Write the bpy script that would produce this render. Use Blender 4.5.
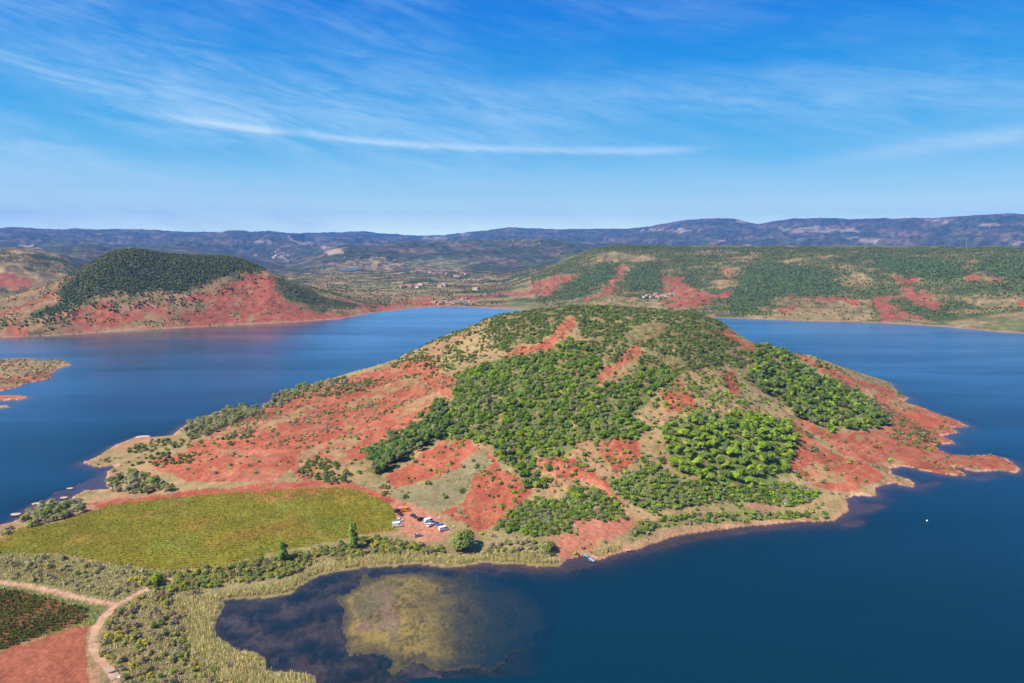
import bpy, bmesh, math
import numpy as np
from mathutils import Vector

sc = bpy.context.scene
for o in list(bpy.data.objects):
    bpy.data.objects.remove(o)
COL = sc.collection
rad = math.radians

# ------------------------------------------------------------------ camera
F, CX, CY, HOR, CAMZ = 683.0, 512.0, 341.5, 241.0, 150.0
TH = math.atan((CY - HOR) / F)
cam = bpy.data.cameras.new('camera')
cam.sensor_width = 36.0
cam.lens = 36.0 * F / 1024.0
cam.clip_start, cam.clip_end = 1.0, 60000.0
camo = bpy.data.objects.new('camera', cam)
COL.objects.link(camo)
camo.location = (0, 0, CAMZ)
camo.rotation_euler = (math.pi / 2 - TH, 0, 0)
sc.camera = camo

# ------------------------------------------------------------------ sun, sky, exposure
SUN_EL = rad(50)
SUN_VEC = Vector((-0.88, -0.47, 0)).normalized()          # horizontal direction towards the sun
to_sun = Vector((SUN_VEC.x * math.cos(SUN_EL), SUN_VEC.y * math.cos(SUN_EL), math.sin(SUN_EL)))
sun = bpy.data.lights.new('sun', 'SUN')
sun.energy = 4.9
sun.angle = rad(0.5)
sun.color = (1.0, 0.91, 0.75)
suno = bpy.data.objects.new('sun', sun)
COL.objects.link(suno)
suno.location = (-300, -200, 900)
suno.rotation_euler = to_sun.to_track_quat('Z', 'Y').to_euler()

sc.view_settings.view_transform = 'Standard'
sc.view_settings.look = 'None'
sc.view_settings.exposure = 0.60
sc.view_settings.gamma = 1.0
sc.view_settings.use_curve_mapping = False
sc.render.engine = 'CYCLES'
sc.cycles.use_denoising = True
sc.cycles.max_bounces = 5
sc.cycles.diffuse_bounces = 2
sc.cycles.glossy_bounces = 2
sc.cycles.transmission_bounces = 2
sc.cycles.transparent_max_bounces = 6
sc.cycles.volume_bounces = 0
sc.cycles.caustics_reflective = False
sc.cycles.caustics_refractive = False

world = bpy.data.worlds.new('World')
sc.world = world
world.use_nodes = True
WT = world.node_tree
WT.nodes.clear()


class NT:
    """small helper to write node trees as expressions"""
    def __init__(s, t):
        s.t = t

    def n(s, typ, **kw):
        nd = s.t.nodes.new(typ)
        for k, v in kw.items():
            setattr(nd, k, v)
        return nd

    def put(s, sock, v):
        if v is None:
            return
        if isinstance(v, bpy.types.NodeSocket):
            s.t.links.new(v, sock)
        else:
            sock.default_value = v

    def m(s, op, a, b=None, c=None, clamp=False):
        nd = s.n('ShaderNodeMath', operation=op, use_clamp=clamp)
        for i, v in enumerate((a, b, c)):
            s.put(nd.inputs[i], v)
        return nd.outputs[0]

    def vm(s, op, a, b=None):
        nd = s.n('ShaderNodeVectorMath', operation=op)
        s.put(nd.inputs[0], a)
        s.put(nd.inputs[1], b)
        return nd.outputs[0]

    def noise(s, vec, scale, detail=3, rough=0.5, dist=0.0):
        nd = s.n('ShaderNodeTexNoise')
        s.put(nd.inputs['Vector'], vec)
        nd.inputs['Scale'].default_value = scale
        nd.inputs['Detail'].default_value = detail
        nd.inputs['Roughness'].default_value = rough
        nd.inputs['Distortion'].default_value = dist
        return nd.outputs['Fac']

    def ramp(s, v, a, b, lo=0.0, hi=1.0):
        nd = s.n('ShaderNodeMapRange', interpolation_type='SMOOTHSTEP')
        s.put(nd.inputs[0], v)
        for i, x in zip((1, 2, 3, 4), (a, b, lo, hi)):
            nd.inputs[i].default_value = x
        return nd.outputs[0]

    def mix(s, fac, a, b, blend='MIX'):
        nd = s.n('ShaderNodeMix', data_type='RGBA', blend_type=blend)
        s.put(nd.inputs[0], fac)
        s.put(nd.inputs[6], a)
        s.put(nd.inputs[7], b)
        return nd.outputs[2]


def build_world():
    w = NT(WT)
    sky = w.n('ShaderNodeTexSky', sky_type='NISHITA', sun_disc=False)
    sky.sun_elevation = SUN_EL
    sky.sun_rotation = math.atan2(SUN_VEC.x, SUN_VEC.y)
    sky.altitude = 300
    sky.air_density = 1.0
    sky.dust_density = 0.25
    sky.ozone_density = 2.2
    # deep autumn sky: more contrast and a purer blue than the plain model
    gm = w.n('ShaderNodeGamma')
    gm.inputs[1].default_value = 1.5
    w.put(gm.inputs[0], w.vm('MULTIPLY', sky.outputs[0], (0.115, 0.112, 0.118)))
    hs = w.n('ShaderNodeHueSaturation')
    hs.inputs['Saturation'].default_value = 1.3
    hs.inputs['Value'].default_value = 11.0
    w.put(hs.inputs['Color'], gm.outputs[0])
    # cirrus: a high cloud sheet seen by direction
    d = w.n('ShaderNodeTexCoord').outputs['Generated']
    sp = w.n('ShaderNodeSeparateXYZ')
    w.put(sp.inputs[0], d)
    x, y, z = sp.outputs
    az = w.m('ARCTAN2', x, y)
    el = w.m('ARCSINE', z)
    across = w.m('ADD', el, w.m('MULTIPLY', az, 0.20))
    along = w.m('SUBTRACT', az, w.m('MULTIPLY', el, 0.20))

    def sheet(ka, kc, detail, rough, dist, off):
        c_ = w.n('ShaderNodeCombineXYZ')
        w.put(c_.inputs[0], w.m('MULTIPLY', along, ka))
        w.put(c_.inputs[1], w.m('MULTIPLY', across, kc))
        c_.inputs[2].default_value = off
        return w.noise(c_.outputs[0], 1.0, detail, rough, dist)
    n1 = sheet(2.2, 9.0, 4, 0.55, 0.5, 3.1)
    n2 = sheet(7.0, 44.0, 7, 0.68, 0.7, 1.7)
    n3 = sheet(26.0, 110.0, 5, 0.7, 0.4, 5.2)
    fib = w.m('ADD', w.m('MULTIPLY', w.ramp(n2, 0.30, 0.72), 0.75), w.m('MULTIPLY', w.ramp(n3, 0.3, 0.75), 0.25))
    veil = w.m('MULTIPLY', w.ramp(n1, 0.34, 0.62, 0.12, 1.0), w.m('ADD', w.m('MULTIPLY', fib, 0.85), 0.05))
    side = w.ramp(az, -0.45, 0.15, 0.80, 0.40)       # more veil towards the left
    low = w.ramp(el, 0.36, 0.16, 0.60, 1.0)
    veil = w.m('MULTIPLY', w.m('MULTIPLY', veil, side), low)

    def arc(a0, a1, c0, c1, c2, wid, amp):
        e = w.m('ADD', w.m('MULTIPLY', w.m('ADD', w.m('MULTIPLY', az, c2), c1), az), c0)
        wob = w.m('MULTIPLY', w.m('SUBTRACT', n2, 0.5), wid * 1.3)
        q = w.m('DIVIDE', w.m('SUBTRACT', w.m('ADD', el, wob), e), wid)
        g = w.m('POWER', 2.718, w.m('MULTIPLY', w.m('MULTIPLY', q, q), -1.0))
        k = w.m('MULTIPLY', w.ramp(az, a0, a0 + 0.14), w.ramp(az, a1 - 0.10, a1, 1.0, 0.0))
        return w.m('MULTIPLY', w.m('MULTIPLY', g, k), w.m('MULTIPLY', w.ramp(n2, 0.2, 0.7, 0.55, 1.0), amp))
    t = w.m('ADD', veil, arc(-0.52, 0.30, 0.128, -0.030, 0.065, 0.0050, 0.70))
    t = w.m('ADD', t, arc(-0.56, 0.20, 0.146, -0.03, 0.15, 0.028, 0.18))
    t = w.m('ADD', t, arc(0.36, 0.70, 0.072, 0.05, 0.05, 0.011, 0.55))
    t = w.m('ADD', t, arc(-0.15, 0.70, 0.195, -0.01, -0.05, 0.022, 0.16))
    t = w.m('MULTIPLY', t, 0.85, clamp=True)
    # the sky brightens and pales from a pure blue overhead to a light band on the horizon
    grd = w.n('ShaderNodeValToRGB')
    grd.color_ramp.interpolation = 'LINEAR'
    els = grd.color_ramp.elements
    els[0].position, els[0].color = 0.0, (1.75, 2.05, 1.5, 1)
    els[1].position, els[1].color = 1.0, (0.03, 0.13, 0.48, 1)
    for p_, c_ in ((0.035, (1.0, 1.35, 1.20, 1)), (0.065, (0.50, 0.88, 1.0, 1)), (0.115, (0.14, 0.55, 0.87, 1)), (0.19, (0.01, 0.36, 0.81, 1)), (0.30, (0.0, 0.21, 0.75, 1)), (0.5, (0.0, 0.13, 0.60, 1))):
        e_ = els.new(p_)
        e_.color = c_
    w.put(grd.inputs[0], w.m('MAXIMUM', z, 0.0))
    gs = w.vm('MULTIPLY', grd.outputs[0], (7.6, 7.6, 7.6))
    base = w.mix(0.94, hs.outputs[0], gs)
    col = w.mix(t, base, (4.6, 6.3, 7.8, 1))
    bg = w.n('ShaderNodeBackground')
    bg.inputs[1].default_value = 0.09
    w.put(bg.inputs[0], col)
    out = w.n('ShaderNodeOutputWorld')
    w.put(out.inputs[0], bg.outputs[0])


build_world()

# ------------------------------------------------------------------ numeric helpers
_rng = np.random.default_rng(11)
_perm = np.concatenate([_rng.permutation(256)] * 2)
_ga = _rng.uniform(0, 2 * np.pi, 256)
_gx, _gy = np.cos(_ga), np.sin(_ga)


def pn(x, y, s=0):
    x = np.asarray(x, float) + s * 17.3
    y = np.asarray(y, float) + s * 9.1
    xi, yi = np.floor(x).astype(np.int64), np.floor(y).astype(np.int64)
    fx, fy = x - xi, y - yi
    u, v = fx * fx * fx * (fx * (fx * 6 - 15) + 10), fy * fy * fy * (fy * (fy * 6 - 15) + 10)

    def g(ix, iy, dx, dy):
        h = _perm[(_perm[ix & 255] + iy) & 255]
        return _gx[h] * dx + _gy[h] * dy
    a = g(xi, yi, fx, fy) * (1 - u) + g(xi + 1, yi, fx - 1, fy) * u
    b = g(xi, yi + 1, fx, fy - 1) * (1 - u) + g(xi + 1, yi + 1, fx - 1, fy - 1) * u
    return (a * (1 - v) + b * v) * 1.5


def fbm(x, y, o=4, s=0):
    r, a, f = 0, 0.5, 1.0
    for i in range(o):
        r = r + a * pn(x * f, y * f, s + i * 3)
        a *= 0.5
        f *= 2.03
    return r


def ridged(x, y, o=4, s=0):
    r, a, f = 0, 0.5, 1.0
    for i in range(o):
        r = r + a * (1 - 2 * np.abs(pn(x * f, y * f, s + i * 3)))
        a *= 0.5
        f *= 2.03
    return r


def sstep(a, b, x):
    t = np.clip((x - a) / (b - a), 0, 1)
    return t * t * (3 - 2 * t)


def inpoly(u, v, poly):
    u, v = np.asarray(u), np.asarray(v)
    p = np.asarray(poly, float)
    r = np.zeros(u.shape, bool)
    bb = (u >= p[:, 0].min()) & (u <= p[:, 0].max()) & (v >= p[:, 1].min()) & (v <= p[:, 1].max())
    idx = np.nonzero(bb)
    if idx[0].size == 0:
        return r
    x, y = u[idx], v[idx]
    c = np.zeros(x.shape, bool)
    q = np.roll(p, -1, 0)
    for (x0, y0), (x1, y1) in zip(p, q):
        if y0 == y1:
            continue
        k = ((y0 > y) != (y1 > y))
        c ^= k & (x < (x1 - x0) * (y - y0) / (y1 - y0) + x0)
    r[idx] = c
    return r


def segdist(x, y, poly, closed=True):
    p = np.asarray(poly, float)
    q = np.roll(p, -1, 0) if closed else p[1:]
    p = p if closed else p[:-1]
    best = np.full(x.shape, 1e12)
    for (x0, y0), (x1, y1) in zip(p, q):
        dx, dy = x1 - x0, y1 - y0
        l2 = dx * dx + dy * dy + 1e-9
        t = np.clip(((x - x0) * dx + (y - y0) * dy) / l2, 0, 1)
        best = np.minimum(best, (x - x0 - t * dx) ** 2 + (y - y0 - t * dy) ** 2)
    return np.sqrt(best)


ST, CT = math.sin(TH), math.cos(TH)


def ray(u, v):
    xc, yc = (np.asarray(u, float) - CX) / F, (CY - np.asarray(v, float)) / F
    return xc, yc * ST + CT, yc * CT - ST                     # right, forward, up


def at_z(u, v, z):
    """world point where the line of sight of a photo pixel meets height z"""
    rx, ry, rz = ray(u, v)
    t = (z - CAMZ) / rz
    return rx * t, ry * t


def at_d(u, v, d):
    rx, ry, rz = ray(u, v)
    t = d / np.hypot(rx, ry)
    return rx * t, ry * t, CAMZ + rz * t


def project(x, y, z):
    dy, dz = y, z - CAMZ
    f = dy * CT - dz * ST
    up = dy * ST + dz * CT
    f = np.where(f < 1, 1, f)
    return CX + F * x / f, CY - F * up / f


# ------------------------------------------------------------------ shorelines (traced, at water level)
S_FRONT = [(316, 690), (314, 676), (300, 673), (265, 672), (266, 659), (253, 652), (240, 651), (214.5, 635), (216.5, 621),
           (224, 606), (222, 600), (245, 599), (267, 598), (291, 594), (306, 582.5), (324, 574), (350, 570), (362, 568), (400, 566), (415, 564),
           (448, 568), (485, 563), (517, 564), (536, 567), (560, 566), (567, 559.5), (580, 556), (587, 555.5), (598, 560), (619, 553),
           (637, 549), (672, 537), (700, 532), (745, 526.5), (797, 522), (833, 521), (848, 511), (846.5, 499), (854, 495.5),
           (877, 496.5), (874, 488), (887, 484.5), (893, 483), (912, 487.5), (915, 484), (909, 479), (891.5, 474), (890.5, 468.5), (902, 466),
           (918, 469.5), (942, 474), (966, 476.5), (965, 473.5), (951, 466), (974, 471.8), (1002, 470.8), (1016, 473), (1021, 470),
           (1017, 466), (1006, 458), (990, 454.7), (970, 456), (949, 454.4), (939, 450), (935, 444.7), (955, 443.5), (951, 440),
           (942, 436.4), (959, 432), (951, 428), (969, 426.6), (956, 420), (935, 413), (918, 406), (902, 402.5), (910, 398), (898, 393.7),
           (896, 390), (891, 383), (879, 379), (850, 370), (820, 360), (760, 354), (700, 351), (600, 350), (500, 351), (440, 355), (400, 361),
           (372, 370), (341, 377), (300, 388), (279, 393), (275, 398.5), (261, 408), (240, 408), (226, 409), (187, 424), (171, 436),
           (152, 437.5), (138, 436.5), (115, 445.5), (97, 457), (81.5, 462.5), (97, 467), (117, 465.7), (107, 472), (107, 484), (109, 489.5),
           (85, 490.5), (78, 494), (74, 496), (68, 502), (47, 501), (29, 509.5), (21, 517.5), (12, 522.5), (0, 525), (-40, 537), (-120, 560)]
MAIN = [tuple(map(float, at_z(u, v, 0))) for u, v in S_FRONT]
MAIN += [(-420, 235), (-700, 170), (-1500, 100), (-9000, 0), (-9000, -9000), (9000, -9000), (9000, -2500), (2600, -1100), (700, -420),
         (250, -120), (60, 40), (-25, 120), (-60, 180)]
ISL = []
for pts in ([(-110, 355), (-60, 357), (0, 359), (25, 358), (39, 359.7), (41, 361), (52, 360), (65, 360.5), (71.5, 365.5), (60, 368), (52, 373), (50, 379),
             (24, 383.5), (18, 387), (10, 389), (0, 391), (-60, 396), (-160, 400)],
            [(-70, 394), (0, 395.5), (20, 395.3), (28, 397), (24, 399.5), (0, 400.7), (-70, 402)],
            [(-40, 404.5), (0, 405.6), (7, 405.2), (8.5, 407), (0, 408.3), (-40, 409)]):
    ISL.append([tuple(map(float, at_z(u, v, 0))) for u, v in pts])

# hill and meadow heights: (photo column, photo row, height above the lake)
HP = [(600, 530, 5), (600, 500, 10), (600, 460, 20), (600, 420, 33), (600, 380, 50), (600, 350, 63), (600, 334, 69), (600, 323, 73), (600, 315, 75),
      (540, 314.5, 74.5), (560, 342, 65), (540, 360, 55), (540, 400, 37), (540, 440, 24), (540, 480, 13), (530, 520, 6), (505, 315.5, 72), (490, 345, 57),
      (650, 314, 75), (690, 316, 72), (660, 333, 68), (650, 370, 53), (650, 410, 37), (650, 450, 24), (650, 490, 12), (650, 525, 3),
      (500, 530, 4), (470, 520, 5), (450, 336, 55), (420, 351, 42), (396, 365, 30), (341, 376.5, 11), (300, 388, 3.5),
      (400, 400, 20), (350, 420, 13), (300, 440, 9), (450, 380, 38), (450, 420, 26), (450, 460, 16), (450, 500, 8.5), (380, 440, 14),
      (380, 470, 10), (380, 500, 6), (300, 470, 7), (240, 440, 8), (240, 418, 3), (200, 450, 6), (240, 465, 7), (160, 470, 3.5), (130, 452, 2.2),
      (340, 395, 13), (280, 415, 6), (490, 400, 38), (490, 440, 24), (490, 480, 14),
      (40, 530, 3), (200, 520, 4), (330, 505, 6), (390, 510, 5.5), (250, 560, 2.6), (100, 560, 3), (405, 520, 5), (440, 530, 4.2), (440, 550, 1.6), (350, 552, 1.6),
      (0, 583, 3), (100, 605, 2.8), (60, 640, 3.2), (120, 678, 2.6), (0, 683, 4), (160, 640, 1.8), (230, 680, 1.2), (180, 600, 1.6),
      (716, 322, 67), (742, 338, 54), (762, 348, 47), (795, 354, 38), (830, 364, 25), (852, 372.5, 14), (872, 379.5, 5.5),
      (700, 350, 60), (700, 380, 48), (700, 420, 33), (700, 460, 20), (700, 500, 8), (740, 365, 46), (750, 400, 35), (750, 440, 23), (750, 480, 10), (750, 510, 3),
      (800, 385, 30), (800, 420, 19), (800, 460, 10), (800, 490, 4), (850, 400, 17), (850, 440, 10), (850, 470, 4.5), (890, 410, 8), (900, 430, 6), (900, 455, 3),
      (930, 435, 2.6), (945, 462, 1.6), (990, 463, 1.8), (950, 423, 2), (905, 475, 1.2)]
CP = []
for u, v, z in HP:
    x, y = at_z(u, v, z)
    CP.append((float(x), float(y), z))
for u, d, z in ((540, 810, 62), (600, 820, 64), (660, 810, 62), (700, 790, 54), (500, 800, 55), (760, 740, 32), (440, 770, 30), (600, 880, 30), (520, 870, 28), (690, 860, 28)):
    x, y, _ = at_d(u, HOR, d)
    CP.append((float(x), float(y), z))
for i in range(0, len(S_FRONT), 3):
    CP.append((MAIN[i][0], MAIN[i][1], 0.0))
for p in ((-60, 60, 4), (-250, 60, 8), (-300, 200, 4), (100, -150, 6), (-100, -200, 12)):
    CP.append(p)
CP = np.array(CP)


def tps_fit(P):
    n = len(P)
    xy = P[:, :2] / 300.0
    r2 = ((xy[:, None] - xy[None]) ** 2).sum(-1)
    K = np.where(r2 > 0, 0.5 * r2 * np.log(np.maximum(r2, 1e-12)), 0) + 2e-4 * np.eye(n)
    Q = np.c_[np.ones(n), xy]
    A = np.block([[K, Q], [Q.T, np.zeros((3, 3))]])
    return np.linalg.solve(A, np.r_[P[:, 2], 0, 0, 0])


TW = tps_fit(CP)


def tps(x, y):
    x, y = x / 300.0, y / 300.0
    r = TW[-3] + TW[-2] * x + TW[-1] * y
    for (cx, cy), w in zip(CP[:, :2] / 300.0, TW):
        r2 = (x - cx) ** 2 + (y - cy) ** 2 + 1e-12
        r = r + w * 0.5 * r2 * np.log(r2)
    return r


# ------------------------------------------------------------------ polar terrain grid
half = 47.0
AZ = np.radians(np.concatenate([np.linspace(-180, -half - 4, 30), np.arange(-half, half + 0.05, 0.1), np.linspace(half + 4, 180, 30)]))
R = np.concatenate([np.geomspace(4, 58, 12), np.exp(np.arange(math.log(60), math.log(1800), 0.0056)),
                    np.exp(np.arange(math.log(1805), math.log(14600), 0.013))])
NA, NR = len(AZ), len(R)


def lay(uv):
    """photo profile (u, v, distance) -> heights and distances per azimuth"""
    a, z, d = [], [], []
    for u, v, dd in uv:
        x, y, zz = at_d(u, v, dd)
        a.append(math.atan2(x, y)); z.append(zz); d.append(dd)
    return np.interp(AZ, a, d), np.interp(AZ, a, z)


def layz(ud):
    a = [math.atan2(*at_d(u, HOR, d)[:2]) for u, d, z in ud]
    return np.interp(AZ, a, [q[1] for q in ud]), np.interp(AZ, a, [q[2] for q in ud])


SH = [(-200, 352), (-100, 344), (0, 337.5), (50, 336), (100, 332.5), (190, 327.5), (240, 325), (299, 322), (340, 319), (370, 313), (390, 311), (400, 309.5), (430, 306.8), (455, 306.3), (470, 307),
      (500, 309), (560, 311), (620, 313), (700, 317), (724, 318), (770, 319.5), (800, 321), (850, 322), (900, 324), (940, 326.5), (1000, 332), (1024, 333.5), (1240, 345)]
sh_a, sh_d = [], []
for u, v in SH:
    x, y = at_z(u, v, 0)
    sh_a.append(math.atan2(x, y)); sh_d.append(math.hypot(x, y))
DS = np.interp(AZ, sh_a, sh_d)
LH = [(-200, 320, 1420), (-100, 312, 1440), (0, 301, 1480), (39, 289, 1500), (64, 279.5, 1520), (84, 268, 1540), (107, 254, 1560), (121, 250.5, 1570), (133, 249, 1580), (145, 250.5, 1580), (166, 254, 1580),
      (195, 256, 1570), (229, 257, 1560), (243, 260.5, 1550), (256, 266, 1530), (268, 271.5, 1500), (284, 279, 1490), (307, 287.5, 1500), (327, 295, 1510), (356, 302.3, 1540), (372, 304.5, 1560), (390, 304, 1640),
      (420, 296, 1800), (450, 292, 2000), (480, 290, 2050), (507, 287.5, 2100), (526, 279, 2150), (550, 271, 2200), (560, 267, 2230), (579, 258.5, 2300), (591, 253, 2350), (603, 247, 2380), (618, 245, 2400),
      (634, 245.5, 2400), (654, 247, 2400), (697, 249, 2380), (755, 250, 2350), (844, 249.5, 2300), (893, 251, 2300), (941, 250, 2300), (1024, 251, 2250), (1240, 250, 2200)]
DC, ZC = lay(LH)
DB, ZB = layz([(-200, 1900, 10), (0, 1950, 8), (84, 2050, 10), (250, 2050, 8), (330, 2050, 8), (400, 2300, 8), (450, 2600, 9), (507, 2700, 12), (560, 2900, 60), (600, 3200, 120), (700, 3200, 125), (1024, 3100, 125), (1240, 3100, 125)])
EL = [(-200, 244, 2700), (0, 248, 2700), (20, 249, 2720), (40, 252, 2740), (60, 255, 2760), (75, 262, 2780), (84, 267, 2800), (100, 269, 2900), (180, 270, 3100), (260, 276, 3200), (290, 274, 3200),
      (330, 271, 3300), (380, 273, 3200), (420, 271, 3300), (470, 272, 3300), (520, 270, 3500), (560, 262, 3700), (600, 256, 4300), (1240, 256, 4300)]
DE, ZE = lay(EL)
ZE = np.where(AZ > math.atan2(*at_d(560, HOR, 1)[:2]), 75, ZE)
EH = [(-200, 247, 5000), (0, 247, 5000), (40, 248, 4900), (70, 246, 4800), (88, 243, 4800), (105, 247, 4800), (150, 250, 5000), (180, 249, 5000), (240, 256, 5000), (285, 270, 4300), (300, 266, 4400), (320, 256, 4600), (335, 247, 4800),
      (345, 244.5, 4900), (360, 246, 4900), (375, 246.5, 5000), (390, 243, 5200), (400, 241.5, 5300), (440, 241, 5500), (497, 240.5, 5600), (517, 239, 5600), (542, 239.5, 5500), (579, 244, 5400), (620, 250, 5400), (1240, 251, 5400)]
DH, ZH = lay(EH)
DF, ZF = DH + 1600, np.minimum(ZH * 0.6, 70)
SK = [(-200, 226, 11000), (0, 228.7, 11000), (10, 227.3, 11000), (39, 229, 11000), (59, 230.6, 11000), (78, 229, 11000), (98, 230, 11000), (117, 229.6, 11000), (146, 230, 11000), (172, 231.6, 11000), (195, 232.6, 10800),
      (219, 233, 10000), (229, 231, 9800), (243, 231, 9800), (251, 233, 9800), (268, 231.6, 9600), (278, 233, 9600), (292, 233.8, 9600), (301, 234.3, 10500), (304, 233, 13000), (337, 232.6, 13000), (366, 231.4, 13000), (376, 233, 13000), (395, 234.5, 13000), (405, 235.6, 13500), (419, 236.3, 13500),
      (446, 235.8, 12500), (466, 232.5, 11500), (487, 230.5, 11000), (509, 227.6, 11000), (526, 228.5, 11000), (560, 229.3, 11000), (626, 228.8, 10800), (648, 226.6, 10500), (658, 223.7, 10000), (671, 222.7, 10000), (687, 220, 10000),
      (706, 218.2, 10000), (736, 218.8, 10000), (747.5, 221.7, 10000), (757, 224, 10200), (775, 220.7, 10000), (792, 218.2, 10000), (822, 217.8, 10000), (861, 219.4, 10000), (919, 217.4, 9800),
      (932, 217.4, 9800), (961, 215.8, 9600), (990, 214.3, 9500), (1010, 213, 9500), (1024, 214.3, 9500), (1100, 212, 9500), (1240, 215, 9500)]
DK, ZK = lay(SK)


RIDGE = [(at_z(u, v, z)[0] * 1.0, at_z(u, v, z)[1] * 1.0) for u, v, z in ((905, 398, 5), (830, 364, 25), (762, 348, 47), (690, 311, 75), (600, 309, 78), (505, 316, 71), (450, 336, 55), (396, 365, 30), (341, 377, 11), (270, 398, 3))]


def gully(x, y):
    """erosion channels: ridged noise stretched down the slope away from the ridge line; -1 (channel) .. 1 (rib)"""
    best = np.full(x.shape, 1e12)
    sl = np.zeros(x.shape)
    acc = 0.0
    for (x0, y0), (x1, y1) in zip(RIDGE[:-1], RIDGE[1:]):
        dx, dy = x1 - x0, y1 - y0
        L_ = math.hypot(dx, dy)
        t = np.clip(((x - x0) * dx + (y - y0) * dy) / (L_ * L_), -0.35, 1.35)
        tc = np.clip(t, 0, 1)
        d = (x - x0 - tc * dx) ** 2 + (y - y0 - tc * dy) ** 2
        side = (x - x0) * dy - (y - y0) * dx
        k = d < best
        best = np.where(k, d, best)
        sl = np.where(k, acc + t * L_ + np.where(side > 0, 0, 5000), sl)
        acc += L_
    d = np.sqrt(best)
    w = 7 * fbm(x / 30, y / 30, 3, 31)
    big = ridged((sl + w * 1.6) / 30, d / 150 + 7, 3, 32)
    fine = ridged((sl + w) / 10.5, d / 60, 3, 33)
    return big, fine


def build_heights():
    fan = np.abs(AZ) < rad(half + 0.01)
    azg, rg = np.meshgrid(AZ, R, indexing='ij')
    X, Y = rg * np.sin(azg), rg * np.cos(azg)
    zf = np.empty_like(X)
    for i in range(NA):
        s, c = DS[i], DC[i]
        zc = ZC[i]
        dd = [0, s - 80, s, s + 10, s + 0.25 * (c - s), s + 0.5 * (c - s), s + 0.8 * (c - s), c, c + 60, DB[i], DE[i], DE[i] + 500, DH[i] - 400, DH[i], DF[i],
              DF[i] + 0.4 * (DK[i] - DF[i]), DF[i] + 0.75 * (DK[i] - DF[i]), DK[i], DK[i] + 900, 16500]
        h = [-10, -9, 0, 1.2, 0.22 * zc + 1, 0.47 * zc + 1, 0.83 * zc, zc, zc * 0.985, ZB[i], ZE[i], ZE[i] * 0.75 + 4, ZH[i] * 0.72, ZH[i], ZF[i],
             ZF[i] + 0.30 * (ZK[i] - ZF[i]), ZF[i] + 0.62 * (ZK[i] - ZF[i]), ZK[i], ZK[i] * 0.95, ZK[i] * 0.8]
        zf[i] = np.interp(R, dd, h)
    k = np.array([1, 2, 3, 2, 1]) / 9.0
    pad = np.pad(zf, ((0, 0), (2, 2)), 'edge')
    zs = sum(k[j] * pad[:, j:j + NR] for j in range(5))
    far = rg > DS[:, None] + 25
    zf = np.where(far, zs, zf)
    over = sstep(20, 350, rg - DS[:, None])
    rel = np.clip(zf / 90.0, 0, 1)
    # the crest rows keep their traced line, the slopes get gullies
    away = sstep(0, 220, np.abs(rg - DC[:, None]))
    zf = zf + over * away * rel * (9 * (ridged(X / 230, Y / 230, 4, 5) - 0.25) + 4 * fbm(X / 60, Y / 60, 3, 2))
    fgul = ridged((azg * 1500 + 14 * fbm(X / 60, Y / 60, 3, 34)) / 34, rg / 260, 3, 35)
    zf = zf + over * (rg < 3000) * np.clip(zf / 25, 0, 1) * away * 6.0 * (fgul - 0.35)
    mt = sstep(4800, 7500, rg) * (0.25 + 0.75 * sstep(0, 1800, np.abs(rg - DK[:, None])))
    zf = zf + mt * (85 * (ridged(X / 1500, Y / 1500, 5, 7) - 0.3) + 45 * (ridged(X / 420, Y / 420, 4, 9) - 0.3))
    md = sstep(2300, 3300, rg) * (1 - sstep(5600, 7000, rg)) * sstep(150, 500, np.abs(rg - DH[:, None]))
    zf = zf + md * (9 * fbm(X / 300, Y / 300, 4, 8) + 12 * (ridged(X / 260, Y / 260, 4, 10) - 0.3) * np.clip(zf / 60, 0, 1))
    # near land
    near = rg < 1300
    xn, yn = X[near], Y[near]
    wx = xn + 1.3 * fbm(xn / 9, yn / 9, 3, 30)
    wy = yn + 1.3 * fbm(xn / 9, yn / 9, 3, 40)
    ins = inpoly(wx, wy, MAIN)
    sd = segdist(wx, wy, MAIN)
    for p in ISL:
        i2 = inpoly(wx, wy, p)
        s2 = segdist(wx, wy, p)
        sd = np.where(i2, s2, np.where(ins, sd, np.minimum(sd, s2)))
        ins_is = i2
        ins = ins | i2
        if p is ISL[0]:
            isl = i2.copy()
        else:
            isl |= i2
    t = tps(xn, yn)
    t = np.where(isl, np.minimum(sd * 0.10, 3.2) + 0.5, t)
    t = np.maximum(t, 0.25 + 0.05 * np.minimum(sd, 12))
    rel = sstep(4, 22, t)
    gb, gf = gully(xn, yn)
    t = t + sstep(3, 14, t) * sstep(2, 20, sd) * (3.0 * (gb - 0.35) + 1.9 * (gf - 0.35))
    t = t + 0.45 * rel * (2.8 * (ridged(xn / 34, yn / 34, 3, 21) - 0.35) + 1.5 * (ridged(xn / 14, yn / 14, 3, 23) - 0.35)) * sstep(3, 30, sd)
    t = t + 0.25 * fbm(xn / 9, yn / 9, 3, 3) * sstep(2, 10, sd)
    land = np.minimum(t, 0.10 + sd * 0.28 + 0.004 * sd * sd)
    zn = np.where(ins, land, -np.minimum(9, 0.10 + 0.16 * sd + 0.003 * sd * sd))
    Z = zf.copy()
    Z[near] = np.maximum(zn, zf[near])
    SD = np.full(X.shape, 999.0)
    SD[near] = np.where(ins, sd, -sd)
    GUL = np.zeros(X.shape)
    GUL[near] = 0.5 * gb + 0.7 * gf
    Z[~fan[:, None] & (rg > 1500) & np.ones_like(fan)[:, None]] += 0
    return X, Y, Z, SD, GUL


GX, GY, GZ, GSD, GGUL = build_heights()
GU, GV = project(GX, GY, GZ)
GRR = np.broadcast_to(R[None], GX.shape)

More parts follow.
